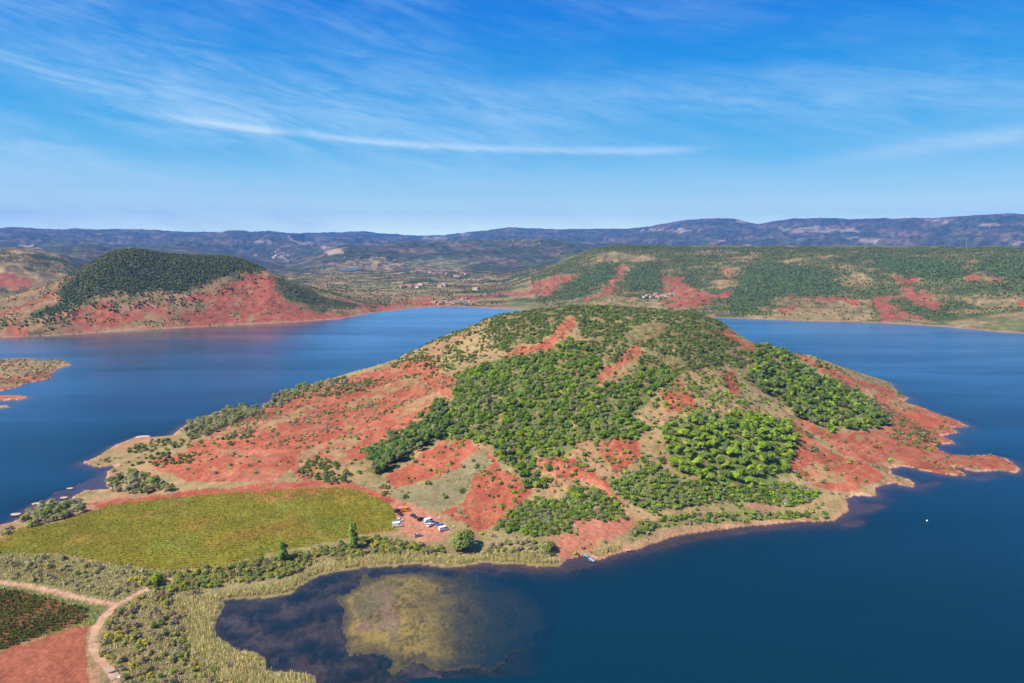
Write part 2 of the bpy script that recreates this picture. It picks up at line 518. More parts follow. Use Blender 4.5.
# the shallow weedy bay and the shoals: shape of the lake bed
A_MAT = [(341, 607), (352, 592), (366, 582), (385, 574), (405, 571), (444, 575), (480, 580), (515, 590), (540, 605), (548, 632), (530, 660), (490, 690), (440, 690), (395, 684),
         (382, 667), (350, 660), (340, 645)]
BAY = [(210, 600), (240, 598), (300, 585), (330, 572), (400, 566), (470, 572), (520, 575), (560, 600), (560, 640), (540, 700), (300, 705), (210, 640)]
wu = GU + 18 * fbm(GX / 14, GY / 14, 5, 51)
wv = GV + 12 * fbm(GX / 14, GY / 14, 5, 52)
wet = (GZ < -0.05) & (GRR < 480)
bay = wet & inpoly(GU, GV, BAY)
bayd = sstep(0, 60, segdist(GU, GV, BAY)) if False else 1.0
mat = wet & inpoly(wu, wv, A_MAT)
edge = sstep(0, 16, segdist(wu, wv, A_MAT))
fade = sstep(395, 525, GU + 30 * fbm(GX / 20, GY / 20, 3, 53))
bd = -0.30 - 0.9 * sstep(-0.25, 0.35, (0.6 * fbm(GX / 16, GY / 11, 4, 54) + 0.45 * fbm(GX / 3.5 + fbm(GX / 12, GY / 12, 3, 56) * 3, GY / 5, 4, 58))) - 2.5 * sstep(470, 560, GU)
GZ = np.where(bay, np.maximum(GZ, 0) + np.where(GSD > -3, np.maximum(bd, GZ), bd), GZ)
GZ = np.where(mat, np.where(GSD > -3, np.maximum(GZ, -0.25), 0) * 0 - (0.03 + 2.4 * fade + 0.9 * (1 - edge) + 0.25 * sstep(0.1, 0.35, (0.6 * fbm(GX / 1.8, GY / 1.8, 3, 55) + 0.6 * fbm(GX / 9, GY / 9, 3, 59)))), GZ)
for (su, sv, ra, rb) in ((868, 511, 20, 6), (853, 526, 14, 5), (845, 505, 18, 10), (930, 487, 16, 3), (985, 480, 14, 4)):
    q = ((GU - su) / ra) ** 2 + ((GV - sv) / rb) ** 2
    GZ = np.where((GZ < -0.2) & (q < 1.6), np.maximum(GZ, -0.5 - 2.0 * np.clip(q - 0.6, 0, 1)), GZ)
# wide pale shallows along the front beach and the left spits
for poly in ([(620, 553), (672, 537), (745, 527), (800, 522), (800, 529), (745, 536), (690, 545), (640, 556)], [(560, 566), (580, 556), (600, 560), (590, 572), (565, 574)],
             [(20, 525), (30, 505), (75, 490), (110, 470), (112, 492), (75, 505), (40, 520)], [(480, 563), (540, 566), (545, 576), (485, 572)]):
    q = (GZ < -0.05) & (GRR < 700) & inpoly(GU, GV, poly)
    GZ = np.where(q, np.maximum(GZ, -0.55 + 0.25 * fbm(GX / 8, GY / 8, 3, 57)), GZ)


def ground_z(x, y):
    a, r = np.arctan2(x, y), np.hypot(x, y)
    ia = np.clip(np.searchsorted(AZ, a) - 1, 0, NA - 2)
    ir = np.clip(np.searchsorted(R, r) - 1, 0, NR - 2)
    ta = np.clip((a - AZ[ia]) / (AZ[ia + 1] - AZ[ia]), 0, 1)
    tr = np.clip((r - R[ir]) / (R[ir + 1] - R[ir]), 0, 1)
    return ((GZ[ia, ir] * (1 - ta) + GZ[ia + 1, ir] * ta) * (1 - tr) + (GZ[ia, ir + 1] * (1 - ta) + GZ[ia + 1, ir + 1] * ta) * tr)


def at(u, v, water=False):
    """the spot of ground that the photograph shows at a pixel"""
    rx, ry, rz = (float(q) for q in ray(u, v))
    hd = math.hypot(rx, ry)
    rr = np.concatenate([R[:1], np.exp(np.arange(math.log(100), math.log(15000), 0.001))])
    x, y = rx / hd * rr, ry / hd * rr
    g = ground_z(x, y)
    if water:
        g = np.maximum(g, 0)
    hit = np.nonzero(g >= CAMZ + rz / hd * rr)[0]
    i = hit[0] if len(hit) else len(rr) - 1
    return float(x[i]), float(y[i]), float(g[i])


# ------------------------------------------------------------------ land cover (albedo of the ground)
RED = np.array((0.310, 0.076, 0.042))
RED2 = np.array((0.39, 0.120, 0.064))
TAN = np.array((0.31, 0.215, 0.100))
TAN2 = np.array((0.35, 0.195, 0.105))
GRASS = np.array((0.115, 0.135, 0.030))
DRYG = np.array((0.205, 0.195, 0.075))
OCHRE = np.array((0.180, 0.150, 0.018))
SAND = np.array((0.47, 0.26, 0.165))
PATHC = np.array((0.50, 0.30, 0.19))
SCRUB = np.array((0.060, 0.080, 0.026))
WOOD = np.array((0.030, 0.046, 0.018))

N_RED = [[(225, 425), (265, 407), (300, 391), (345, 377), (396, 366), (430, 354), (440, 372), (455, 380), (448, 400), (430, 412), (410, 424), (390, 440), (372, 456), (352, 462), (345, 475), (300, 480), (290, 470), (270, 482), (190, 482),
          (160, 470), (148, 462), (175, 455), (200, 440)],
         [(382, 478), (400, 468), (425, 450), (445, 440), (470, 440), (478, 448), (455, 468), (440, 478), (415, 482), (395, 488)],
         [(490, 445), (500, 468), (520, 478), (532, 490), (520, 508), (500, 524), (480, 530), (462, 522), (440, 514), (462, 502), (472, 482), (492, 462)],
         [(396, 506), (410, 503), (440, 516), (450, 530), (444, 541), (420, 541), (400, 532)],
         [(505, 357), (520, 346), (540, 344), (555, 331), (562, 321), (572, 316), (577, 326), (563, 338), (550, 349), (530, 354)],
         [(598, 385), (600, 364), (614, 366), (628, 348), (640, 345), (641, 353), (636, 359), (618, 368), (606, 380)],
         [(576, 354), (590, 345), (594, 350), (586, 357)], [(572, 372), (580, 364), (585, 372), (578, 380)],
         [(597, 442), (624, 436), (640, 440), (642, 452), (630, 467), (617, 477), (605, 460)],
         [(556, 456), (572, 458), (595, 471), (617, 494), (624, 505), (615, 505), (597, 484), (572, 478), (556, 478)],
         [(534, 458), (560, 456), (580, 462), (582, 474), (556, 476), (540, 470)],
         [(575, 519), (600, 514), (636, 521), (624, 533), (600, 541), (590, 557), (575, 558), (564, 558), (552, 556), (545, 538), (560, 534), (575, 533)],
         [(794, 418), (817, 441), (840, 455), (876, 467), (884, 478), (858, 490), (830, 490), (815, 486), (792, 470), (790, 450)],
         [(770, 390), (790, 408), (800, 420), (820, 438), (845, 455), (880, 466), (892, 474), (960, 474), (1020, 472), (1015, 460), (970, 452), (940, 447), (970, 430), (955, 418), (915, 404), (895, 392), (880, 383), (872, 400), (890, 425),
          (868, 432), (835, 432), (810, 424), (790, 412)],
         [(714, 328), (731, 332), (757, 350), (747, 352), (721, 339)],
         [(782, 352), (798, 354), (833, 369), (858, 379), (880, 388), (860, 390), (830, 378), (812, 366)],
         [(660, 392), (680, 380), (690, 395), (700, 410), (670, 412)], [(720, 372), (735, 372), (740, 395), (728, 395)],
         [(-80, 384), (24, 383), (50, 378), (62, 367), (50, 371), (20, 377), (-80, 378)], [(-80, 388), (30, 386), (22, 395), (30, 402), (-80, 404)],
         [(85, 505), (130, 498), (200, 490), (300, 480), (350, 482), (372, 490), (395, 500), (396, 508), (370, 496), (345, 488), (300, 490), (240, 493), (200, 497), (110, 507)],
         [(240, 492), (310, 486), (332, 491), (306, 501), (262, 502)]]
N_TANONRED = [[(296, 455), (318, 445), (350, 436), (362, 442), (345, 452), (352, 462), (345, 478), (310, 478), (300, 468)], [(345, 405), (385, 385), (420, 372), (420, 380), (380, 400), (350, 412)],
              [(250, 425), (300, 408), (320, 402), (316, 410), (260, 432)], [(180, 436), (260, 420), (258, 426), (185, 446)], [(270, 398), (300, 392), (296, 400), (270, 404)],
              [(400, 405), (430, 392), (446, 392), (440, 402), (410, 414)], [(870, 470), (880, 455), (905, 460), (900, 468)], [(800, 470), (815, 462), (840, 475), (850, 485), (820, 486)], [(885, 400), (900, 396), (915, 405), (905, 412)]]
N_MEAD = [[(455, 470), (480, 448), (493, 462), (472, 482), (462, 500), (440, 512), (416, 508), (398, 499), (390, 490), (420, 486), (440, 480)]]
VINE = [(-140, 566), (-140, 556), (0, 538), (20, 528), (60, 522), (85, 514), (110, 505), (160, 499), (200, 496), (240, 492), (300, 489), (345, 487), (370, 494), (392, 506), (396, 515), (394, 531), (370, 533), (330, 542), (290, 549),
        (240, 561), (200, 569), (160, 571), (110, 563), (50, 553)]
VINE2 = [(-140, 575), (0, 590), (20, 592), (40, 597), (60, 602), (75, 606), (88, 610), (88, 617), (78, 625), (50, 633), (20, 644), (0, 651), (-140, 680)]
PLOW = [(-140, 682), (0, 652), (20, 645), (50, 635), (80, 626), (89, 625), (86, 640), (86, 655), (90, 690), (100, 760), (-140, 800)]
VERGE = [(-140, 565), (0, 586), (40, 592), (90, 604), (112, 608), (100, 620), (90, 626), (70, 630), (-140, 680)]
STRIP = [(-140, 562), (0, 552), (50, 555), (110, 563), (160, 571), (200, 570), (150, 590), (118, 604), (60, 592), (-140, 564)]
PATHS = [[(-160, 565), (0, 582), (40, 588), (90, 600), (117, 605)], [(117, 605), (135, 595), (153, 586), (180, 578)], [(116, 605), (104, 617), (96, 628), (92, 642), (95, 653), (103, 663), (113, 675), (122, 690), (130, 720)]]
BEACH = [(560, 566), (575, 552), (640, 540), (680, 528), (760, 520), (834, 515), (850, 500), (852, 515), (834, 523), (700, 534), (620, 556), (598, 562)]

F_RED = [[(0, 325), (20, 319), (60, 313), (100, 301), (120, 298), (150, 301), (180, 299), (215, 288), (240, 274), (262, 275), (280, 285), (300, 306), (370, 309), (385, 309), (340, 320), (240, 326), (150, 331), (60, 335), (0, 337)], [(72, 322), (90, 314), (95, 302), (108, 300), (115, 308), (135, 312), (145, 306), (140, 318), (120, 326), (90, 330)], [(165, 326), (190, 312), (215, 300), (225, 285), (240, 276), (262, 276), (272, 272), (280, 285), (286, 300), (300, 308), (330, 316), (350, 314),
         (370, 311), (340, 320), (290, 323), (250, 325), (200, 327)], [(180, 296), (195, 290), (192, 298), (184, 304)], [(0, 312), (20, 304), (60, 286), (62, 290), (30, 306), (0, 316)], [(70, 290), (82, 284), (84, 287), (74, 293)],
         [(285, 286), (296, 288), (300, 296), (290, 293)], [(314, 292), (330, 297), (370, 305), (380, 309), (350, 306)], [(0, 275), (12, 273), (36, 281), (33, 288), (10, 291), (-60, 290), (-60, 276)],
         [(660, 276), (669, 275), (685, 278), (687, 288), (716, 292), (738, 290), (728, 299), (704, 303), (685, 309), (664, 306), (662, 286)],
         [(515, 296), (536, 282), (556, 275), (574, 275), (572, 280), (560, 284), (550, 296)], [(580, 302), (607, 284), (616, 276), (618, 266), (628, 265), (620, 278), (612, 290), (590, 303)],
         [(783, 293), (857, 300), (872, 302), (868, 305), (830, 302), (783, 297)], [(775, 312), (785, 304), (795, 307), (790, 316)], [(812, 308), (825, 306), (822, 312)],
         [(873, 298), (899, 296), (908, 286), (926, 292), (949, 303), (937, 311), (900, 298), (884, 302), (900, 310), (936, 321), (877, 321), (874, 310)],
         [(891, 275), (920, 277), (922, 284), (897, 281)], [(955, 270), (962, 276), (1014, 276), (1000, 281), (965, 281)], [(1017, 299), (1024, 298), (1060, 300), (1060, 309), (1020, 307)], [(722, 270), (730, 269), (731, 278), (726, 278)],
         [(370, 306), (420, 303), (500, 308), (520, 312), (640, 313), (470, 309), (420, 308), (390, 311)], [(440, 300), (500, 293), (520, 290), (510, 296), (460, 303)], [(395, 299), (432, 297), (440, 303), (400, 305)]]
F_TAN = [[(300, 276), (330, 268), (345, 262), (372, 257), (400, 261), (410, 268), (380, 272), (340, 280)], [(408, 266), (440, 262), (470, 266), (462, 271), (420, 272)], [(290, 284), (340, 280), (420, 290), (480, 296), (470, 302), (380, 302)], [(20, 330), (40, 312), (60, 302), (76, 296), (66, 308), (80, 312), (75, 322), (60, 332)], [(105, 312), (110, 300), (130, 297), (145, 305), (135, 310)], [(40, 292), (64, 279), (60, 286), (30, 300)], [(95, 332), (140, 320), (170, 304), (190, 300), (170, 322), (140, 328)],
         [(235, 325), (255, 315), (285, 306), (300, 312), (290, 320), (250, 326)], [(618, 263), (645, 268), (640, 272), (622, 272)], [(560, 306), (585, 294), (660, 300), (660, 312), (560, 312)], [(771, 318), (771, 302), (783, 292), (857, 300), (873, 300), (870, 320)],
         [(822, 275), (841, 271), (871, 273), (873, 280), (833, 281)], [(953, 296), (1018, 297), (1020, 307), (980, 308), (955, 300)], [(590, 255), (620, 250), (655, 254), (655, 262), (620, 262), (608, 268)], [(0, 247.5), (40, 252), (48, 255), (0, 253), (-60, 252)],
         [(8, 264), (24, 262), (40, 278), (30, 284), (10, 274), (-20, 270)], [(340, 262), (352, 259), (372, 258), (396, 262), (400, 267), (370, 268), (350, 266)], [(330, 275), (345, 272), (350, 280), (325, 284), (310, 280)], [(424, 240.5), (440, 238), (442, 241), (425, 243)],
         [(720, 317), (780, 316), (880, 320), (940, 324), (940, 327), (860, 323), (720, 319)], [(505, 241), (543, 239.5), (543, 242.5), (510, 243)], [(700, 250), (740, 249), (740, 252), (700, 253)]]
F_FIELD = [[(380, 300), (420, 296), (450, 298), (440, 305), (390, 308)], [(345, 284), (440, 284), (440, 290), (360, 290)], [(500, 300), (560, 300), (600, 308), (520, 310)], [(996, 322), (1060, 318), (1060, 334), (1000, 332)], [(400, 261), (440, 258), (480, 262), (470, 266), (410, 265)], [(570, 257), (578, 256), (577, 259)]]
F_CLIFF = [[(254, 240), (264, 238.5), (265, 242), (255, 242.5)], [(266, 240), (272, 240.5), (271, 243)], [(288, 235), (296, 241), (310, 242), (312, 244.5), (298, 245), (290, 241)], [(421, 236.8), (446, 236.2), (448, 239.5), (424, 240)], [(462, 233), (472, 232.5), (468, 237), (463, 238)], [(640, 229), (680, 228.5), (700, 230), (690, 232.5), (645, 231)],
           [(777, 227), (855, 228), (860, 232), (800, 232), (780, 230)], [(843, 237), (880, 239), (878, 243), (850, 241)], [(924, 220), (940, 219.5), (962, 222), (940, 223)], [(922, 228), (932, 228), (930, 230.5)], [(944, 243), (955, 242.5), (953, 245)], [(1002, 240), (1024, 240.5), (1060, 241), (1060, 244), (1010, 244)],
           [(740, 244.5), (752, 245), (750, 247), (735, 246.5)], [(975, 224), (1000, 224.5), (1000, 227), (978, 226)], [(717, 241), (724, 238), (728, 240), (720, 243)], [(320, 246), (342, 247), (345, 258), (330, 256), (325, 252)], [(735, 219), (746, 221), (742, 224)], [(10, 241), (46, 249), (48, 252), (20, 246)]]
F_PINE = [[(738, 292), (745, 268), (770, 262), (800, 268), (850, 272), (830, 280), (850, 292), (800, 298), (770, 295), (765, 305), (740, 314), (725, 308)], [(870, 268), (880, 258), (920, 258), (960, 264), (958, 278), (930, 280), (900, 274)],
          [(975, 270), (985, 260), (1060, 258), (1060, 274), (1010, 278)], [(566, 288), (590, 272), (605, 262), (618, 266), (605, 282), (590, 288)], [(625, 275), (640, 266), (660, 272), (655, 290), (630, 288)]]
LHF = [(56, 294), (64, 281), (84, 268), (107, 253), (121, 249), (133, 246), (166, 251), (195, 253), (229, 254), (243, 258), (256, 264), (266, 271), (258, 274), (246, 273), (236, 270), (222, 277), (212, 281), (198, 285), (180, 292), (165, 291), (140, 294), (122, 292),
       (106, 297), (92, 297), (80, 302), (60, 313), (34, 318), (32, 314), (52, 306), (70, 297), (60, 297)]
LHF2 = [(275, 277), (284, 279), (300, 287), (330, 299), (358, 306), (345, 309), (310, 305), (292, 300), (280, 290)]


V1 = [(456, 375), (480, 367), (505, 358), (530, 355), (555, 347), (570, 338), (590, 347), (600, 362), (596, 387), (610, 387), (640, 370), (660, 366), (682, 373), (662, 386), (645, 402), (635, 416), (648, 428), (637, 440),
      (600, 440), (576, 441), (562, 456), (545, 458), (532, 452), (536, 466), (520, 470), (502, 462), (492, 446), (470, 440), (446, 440), (440, 420), (452, 400)]
V2 = [(366, 472), (371, 457), (390, 442), (410, 430), (428, 414), (436, 401), (445, 404), (447, 418), (445, 438), (430, 446), (410, 456), (396, 466), (380, 476)]
V3 = [(488, 326), (500, 306), (540, 298), (600, 296), (660, 297), (714, 305), (728, 328), (718, 331), (744, 346), (764, 356), (742, 369), (722, 366), (700, 369), (680, 374), (660, 369), (644, 374), (634, 371), (641, 353), (641, 345), (628, 347),
      (614, 364), (602, 362), (590, 347), (580, 332), (577, 322), (572, 315), (562, 320), (556, 330), (540, 343), (520, 345), (507, 354), (494, 346)]
V3G = [(622, 338), (640, 324), (662, 322), (664, 334), (648, 342), (630, 343)]
V4 = [(390, 366), (430, 340), (470, 318), (500, 312), (500, 350), (480, 359), (450, 372), (430, 380), (405, 378)]
V5 = [(664, 427), (680, 418), (710, 416), (740, 414), (770, 416), (790, 424), (798, 436), (796, 453), (788, 466), (786, 480), (765, 484), (740, 484), (710, 482), (690, 477), (674, 470), (666, 450)]
V6 = [(610, 482), (640, 472), (652, 462), (668, 472), (690, 480), (740, 486), (786, 482), (822, 494), (810, 502), (790, 507), (750, 502), (720, 502), (690, 507), (650, 512), (635, 507), (620, 497)]
V7 = [(628, 536), (640, 522), (680, 516), (720, 512), (790, 514), (832, 513), (828, 521), (780, 519), (700, 523), (660, 527), (642, 537)]
V8 = [(493, 529), (501, 517), (517, 505), (536, 498), (560, 502), (572, 518), (571, 533), (542, 537), (509, 533)]
V8B = [(570, 487), (595, 488), (615, 498), (627, 518), (600, 522), (566, 519), (556, 505)]
V8C = [(520, 478), (535, 464), (552, 470), (556, 486), (545, 492), (525, 488)]
V9 = [(755, 351), (764, 347), (784, 353), (809, 373), (837, 384), (856, 394), (876, 410), (884, 427), (868, 431), (841, 427), (833, 435), (809, 423), (794, 418), (786, 404), (772, 396), (750, 384), (752, 370)]
V9B = [(780, 353), (800, 355), (832, 366), (850, 376), (840, 380), (810, 366)]
V9C = [(862, 395), (880, 400), (900, 415), (925, 430), (940, 445), (925, 452), (895, 440), (880, 425)]
T1 = [(640, 402), (660, 388), (677, 374), (702, 370), (725, 366), (745, 380), (760, 410), (735, 412), (696, 416), (667, 416)]
MIDT = [(560, 440), (600, 438), (660, 420), (670, 470), (640, 475), (610, 480), (575, 484), (555, 470)]
SHL = [[(120, 452), (150, 440), (185, 441), (190, 446), (150, 454)], [(125, 466), (160, 452), (192, 455), (192, 463), (150, 468)], [(185, 440), (188, 424), (228, 410), (256, 408), (262, 414), (230, 424), (205, 438)], [(110, 492), (112, 478), (135, 474), (170, 484), (172, 492), (130, 496)], [(95, 466), (100, 458), (118, 456), (114, 465)],
       [(20, 526), (28, 512), (45, 504), (70, 504), (84, 508), (82, 514), (50, 522), (30, 528)], [(0, 533), (10, 527), (16, 530), (4, 536)], [(265, 408), (280, 394), (300, 388), (345, 378), (348, 384), (300, 398), (280, 408)], [(218, 440), (250, 432), (262, 426), (258, 434), (232, 444)], [(300, 400), (370, 378), (385, 376), (372, 390), (340, 396)]]
SHL2 = [(298, 472), (305, 462), (318, 456), (345, 468), (356, 482), (340, 486), (312, 480)]
F1 = [(100, 655), (104, 628), (112, 610), (128, 603), (150, 592), (190, 585), (205, 592), (186, 606), (186, 625), (192, 650), (212, 672), (228, 700), (100, 720), (118, 690), (124, 675), (106, 660)]
F2 = [(135, 583), (180, 573), (215, 567), (280, 557), (330, 547), (370, 537), (400, 541), (440, 548), (450, 552), (438, 557), (400, 553), (350, 560), (312, 566), (290, 576), (240, 584), (200, 590), (160, 592)]
F3 = [(-120, 566), (0, 554), (20, 552), (50, 557), (80, 560), (120, 564), (150, 570), (172, 574), (150, 584), (130, 592), (110, 599), (98, 598), (60, 589), (20, 579), (0, 577), (-120, 562)]
F4 = [(480, 556), (490, 545), (520, 540), (555, 544), (556, 556), (520, 559)]
HILL = [(90, 470), (180, 428), (300, 386), (396, 362), (500, 312), (620, 304), (720, 314), (850, 368), (900, 388), (975, 425), (1020, 470), (900, 490), (850, 500), (830, 520), (640, 545), (560, 560), (500, 545), (440, 512), (380, 488), (300, 482), (160, 482)]


def cover():
    col = np.empty(GX.shape + (3,))
    r = GRR
    nb = fbm(GX / 40, GY / 40, 5, 61)
    nf = fbm(GX / 9, GY / 9, 4, 62)
    nm = fbm(GX / 170, GY / 170, 5, 63)
    near = r < 1020

    def put(mask, c, amt=1.0):
        a = (mask * amt)[..., None]
        col[:] = col * (1 - a) + np.asarray(c) * a
    # far default: scrub and stony tan, mountains wooded
    k = sstep(-0.12, 0.22, fbm(GX / 110, GY / 110, 5, 64))[..., None]
    col[:] = (TAN * 0.8) * (1 - k) + SCRUB * k
    mid = (sstep(2600, 3600, r) * 0.85)[..., None]
    k2 = sstep(-0.1, 0.35, -fbm(GX / 420, GY / 420, 5, 65))[..., None]
    col[:] = col * (1 - mid) + (WOOD * 1.15 * (1 - 0.5 * k2) + np.array((0.12, 0.075, 0.055)) * k2) * mid
    pl = (np.abs(AZ) < 9)[:, None]
    wob = lambda s, a, w: (GU + a * fbm(GX / w, GY / w, 4, s), GV + 0.45 * a * fbm(GX / w, GY / w, 4, s + 5))
    fu, fv = wob(71, 16, 70)
    far = (r > 1000) & (r < 7000)
    plat = far & (GU > 560) & (r < 4200)
    put(plat, (0.090, 0.112, 0.038), 0.8 * sstep(-0.25, 0.15, 0.7 * fbm(GX / 90, GY / 45, 4, 96) + 0.6 * fbm(GX / 140, GY / 20, 3, 39)))
    fgu = ridged((AZ[:, None] * 1500 + 14 * fbm(GX / 60, GY / 60, 3, 34)) / 34, r / 260, 3, 35) - 0.4
    lh = far & (GU < 400) & (r < 1900)
    put(lh, TAN2 * 0.9, 0.7 * sstep(-0.3, 0.1, fbm(GX / 35, GY / 35, 4, 41)))
    for p in F_TAN:
        put(far & inpoly(fu, fv, p), TAN * (0.85 + 0.5 * nb[..., None]), 0.85 * sstep(-0.25, 0.10, nb + 0.5 * fbm(GX / 20, GY / 20, 4, 43)))
    for p in F_FIELD:
        put(far & inpoly(fu, fv, p), (0.18, 0.18, 0.065), 0.45)
    for p in F_RED:
        put(far & inpoly(fu, fv, p), RED * 1.0 + (0, 0.012, 0.008) + 0.10 * np.clip(nb, 0, 1)[..., None] * (TAN - RED), 0.88 * sstep(*((0.02, 0.28) if p is F_RED[0] else (-0.42, -0.10)), nb + 0.5 * fbm(GX / 18, GY / 18, 4, 67) + 0.35 * fgu))
    mott = 1 + 0.55 * fbm(GX / 13, GY / 13, 4, 45)
    col[:] = np.where(far[..., None], col * np.clip(mott, 0.6, 1.4)[..., None], col)
    for p in F_PINE:
        put(far & inpoly(fu, fv, p), (0.060, 0.085, 0.035), 0.7)
    k3 = sstep(-0.15, 0.2, fbm(GX / 55, GY / 55, 4, 85))[..., None]
    col[:] = np.where(((r > 2300) & ((GU < 600) | (r > 4000)))[..., None], col * (0.62 + 0.75 * k3), col)
    for p in (LHF, LHF2):
        put(far & inpoly(fu, fv, p), (0.065, 0.080, 0.03), 0.85)
    for p in F_CLIFF:
        put((r > 3500) & inpoly(GU + 2 * fbm(GX / 200, GY / 200, 3, 75), GV + 2.5 * fbm(GX / 200, GY / 200, 3, 76), p), (0.46, 0.34, 0.25), 0.75 * sstep(-0.15, 0.15, fbm(GX / 130, GY / 130, 3, 77)))
    # far waterline
    e = r - DS[:, None]
    put((e > -20) & (e < 9 + 8 * nm) & (r > 1000), SAND * 0.75, 0.7)
    # ---- near land
    base = TAN * (1 + 0.25 * nf[..., None]) * (1 - 0.0) + 0 * col
    rr = sstep(0.02, 0.30, nb + 0.35 * nf)[..., None]
    base = base * (1 - rr) + TAN2 * rr
    gg = (sstep(0.05, 0.35, fbm(GX / 28, GY / 28, 4, 68)) * 0.55)[..., None]
    base = base * (1 - gg) + DRYG * gg
    col[near] = base[near]
    nu, nv = wob(72, 9, 14)
    nu2, nv2 = wob(73, 3, 6)
    for p in N_MEAD:
        put(near & inpoly(nu2, nv2, p), DRYG * 0.95 + (0.03, 0.01, 0.03), 0.9)
    flow = fbm(GX / 7, GY / 22, 4, 69)
    redc = RED + (RED2 - RED) * sstep(-0.25, 0.35, flow + 0.4 * nb)[..., None]
    strat = sstep(0.05, 0.35, pn(GZ / 0.9 + 1.5 * fbm(GX / 30, GY / 30, 3, 80), GX / 120, 81) + 0.5 * fbm(GX / 5, GY / 5, 3, 44))
    redc = redc * (1 - 0.40 * strat[..., None]) + np.array((0.43, 0.20, 0.11)) * 0.40 * strat[..., None]
    vein = sstep(0.30, 0.02, GGUL)
    redc = redc * (1 - 0.40 * vein[..., None]) + np.array((0.38, 0.175, 0.10)) * 0.40 * vein[..., None]
    rib = sstep(0.58, 0.85, GGUL)
    redc = redc * (1 - 0.5 * rib[..., None]) + np.array((0.29, 0.058, 0.030)) * 0.5 * rib[..., None]
    for p in N_RED:
        put(near & inpoly(nu, nv, p), redc, 0.96 * sstep(-0.40, -0.20, nf * 0.6 + nb * 0.5 + 0.35 * flow))
    for p, c_, a_ in ((V1, (0.095, 0.135, 0.032), 0.85), (V2, (0.08, 0.11, 0.03), 0.7), (V3, (0.10, 0.115, 0.038), 0.6), (V5, (0.105, 0.155, 0.032), 0.9), (V6, (0.100, 0.140, 0.034), 0.85), (V8, (0.10, 0.135, 0.034), 0.7), (V8B, (0.10, 0.135, 0.034), 0.7), (V9, (0.11, 0.13, 0.04), 0.6), (V7, (0.13, 0.14, 0.05), 0.6)):
        put(near & inpoly(nu, nv, p), np.array(c_) * (1 + 0.45 * fbm(GX / 5, GY / 5, 3, 46)[..., None]), a_ * sstep(-0.40, -0.05, nf + 0.4 * fbm(GX / 4, GY / 4, 3, 47)))
    for p in N_TANONRED:
        put(near & inpoly(nu, nv, p), TAN * (1 + 0.3 * nf[..., None]), 0.8 * sstep(-0.3, 0.1, nf))
    isl = near & (GU < 90) & (GV < 396) & (GZ > 0) & (GSD > 5)
    put(isl, DRYG * 1.05, 0.7 * sstep(-0.05, 0.25, nb + 0.6 * nf))
    put(isl, RED2, 0.55 * sstep(0.0, 0.3, fbm(GX / 25, GY / 12, 4, 37)))
    # farm land
    vcol = OCHRE + np.clip(fbm(GX / 24, GY / 24, 4, 78), 0, 1)[..., None] * np.array((0.09, -0.03, 0.02)) + np.clip(-fbm(GX / 30, GY / 30, 4, 79), 0, 1)[..., None] * np.array((-0.06, 0.02, 0.01))
    put(near & inpoly(nu2, nv2, VINE), vcol)
    put(near & inpoly(nu2, nv2, N_RED[-1]), RED2, 0.55 * sstep(-0.3, 0.2, nf))
    put(near & inpoly(nu2, nv2, VERGE), GRASS * 1.15 + 0.04 * np.clip(nf, 0, 1)[..., None])
    put(near & inpoly(nu2, nv2, STRIP), DRYG * 0.95, 0.8)
    put(near & inpoly(nu2, nv2, [(35, 566), (50, 562), (68, 568), (66, 578), (45, 576)]), (0.22, 0.13, 0.05), 0.7)
    put(near & inpoly(nu2, nv2, VINE2), RED * 0.35 + 0.65 * np.array((0.085, 0.075, 0.025)))
    pw = near & inpoly(nu2, nv2, PLOW)
    put(pw, np.array((0.325, 0.105, 0.055)) * (1 + 0.25 * fbm(GX / 6, GY / 25, 3, 38)[..., None]))
    fg = near & (GV > 570) & (GU > 100) & (GU < 330) & (GZ > 0)
    put(fg & ~inpoly(GU, GV, VINE), (0.22, 0.18, 0.08), 0.85)
    bl = near & (GU > 200) & (GU < 560) & (GV > 535) & (GZ > 0) & ~inpoly(GU, GV, VINE)
    put(bl, (0.24, 0.20, 0.09), 0.7)
    for p in PATHS:
        w = [at(*q)[:2] for q in p]
        dd = segdist(GX, GY, w, False)
        put(near & (dd < 1.35 + 0.5 * nf), PATHC * (1 + 0.2 * nf[..., None]), 0.95)
    lot = near & inpoly(nu2, nv2, N_RED[3])
    put(lot, (0.45, 0.20, 0.125), 0.85)
    put(near & inpoly(nu2, nv2, N_RED[11]), (0.43, 0.185, 0.115), 0.6)
    put(near & inpoly(nu2, nv2, BEACH) & (GZ > -0.4), SAND * (0.9, 0.85, 0.8), 0.7 * sstep(8, 3, GSD))
    put(near & (GZ > -0.3) & (GSD > -2) & (GSD < 1.3 + 4.5 * nf) & ((GU > 850) | (GU < 300)) & (GV < 530), SAND * 1.15, 0.9)
    back = near & (GRR > 780) & (GZ > 1) & (GU > 380) & (GU < 860)
    put(back, SCRUB, 0.4)
    # ---- lake bed
    bed = near & (GZ <= -0.05)
    put(bed, (0.16, 0.085, 0.075))
    bm = bed & inpoly(GU, GV, BAY)
    q = sstep(-0.25, 0.35, (0.6 * fbm(GX / 16, GY / 11, 4, 54) + 0.45 * fbm(GX / 3.5 + fbm(GX / 12, GY / 12, 3, 56) * 3, GY / 5, 4, 58)))[..., None]
    col[bm] = (np.array((0.125, 0.085, 0.082)) * (1 - q) + np.array((0.045, 0.036, 0.034)) * q)[bm]
    mm = bed & (GRR < 480) & inpoly(wu, wv, A_MAT)
    q = sstep(0.02, 0.30, (0.6 * fbm(GX / 1.8, GY / 1.8, 3, 55) + 0.6 * fbm(GX / 9, GY / 9, 3, 59)))[..., None]
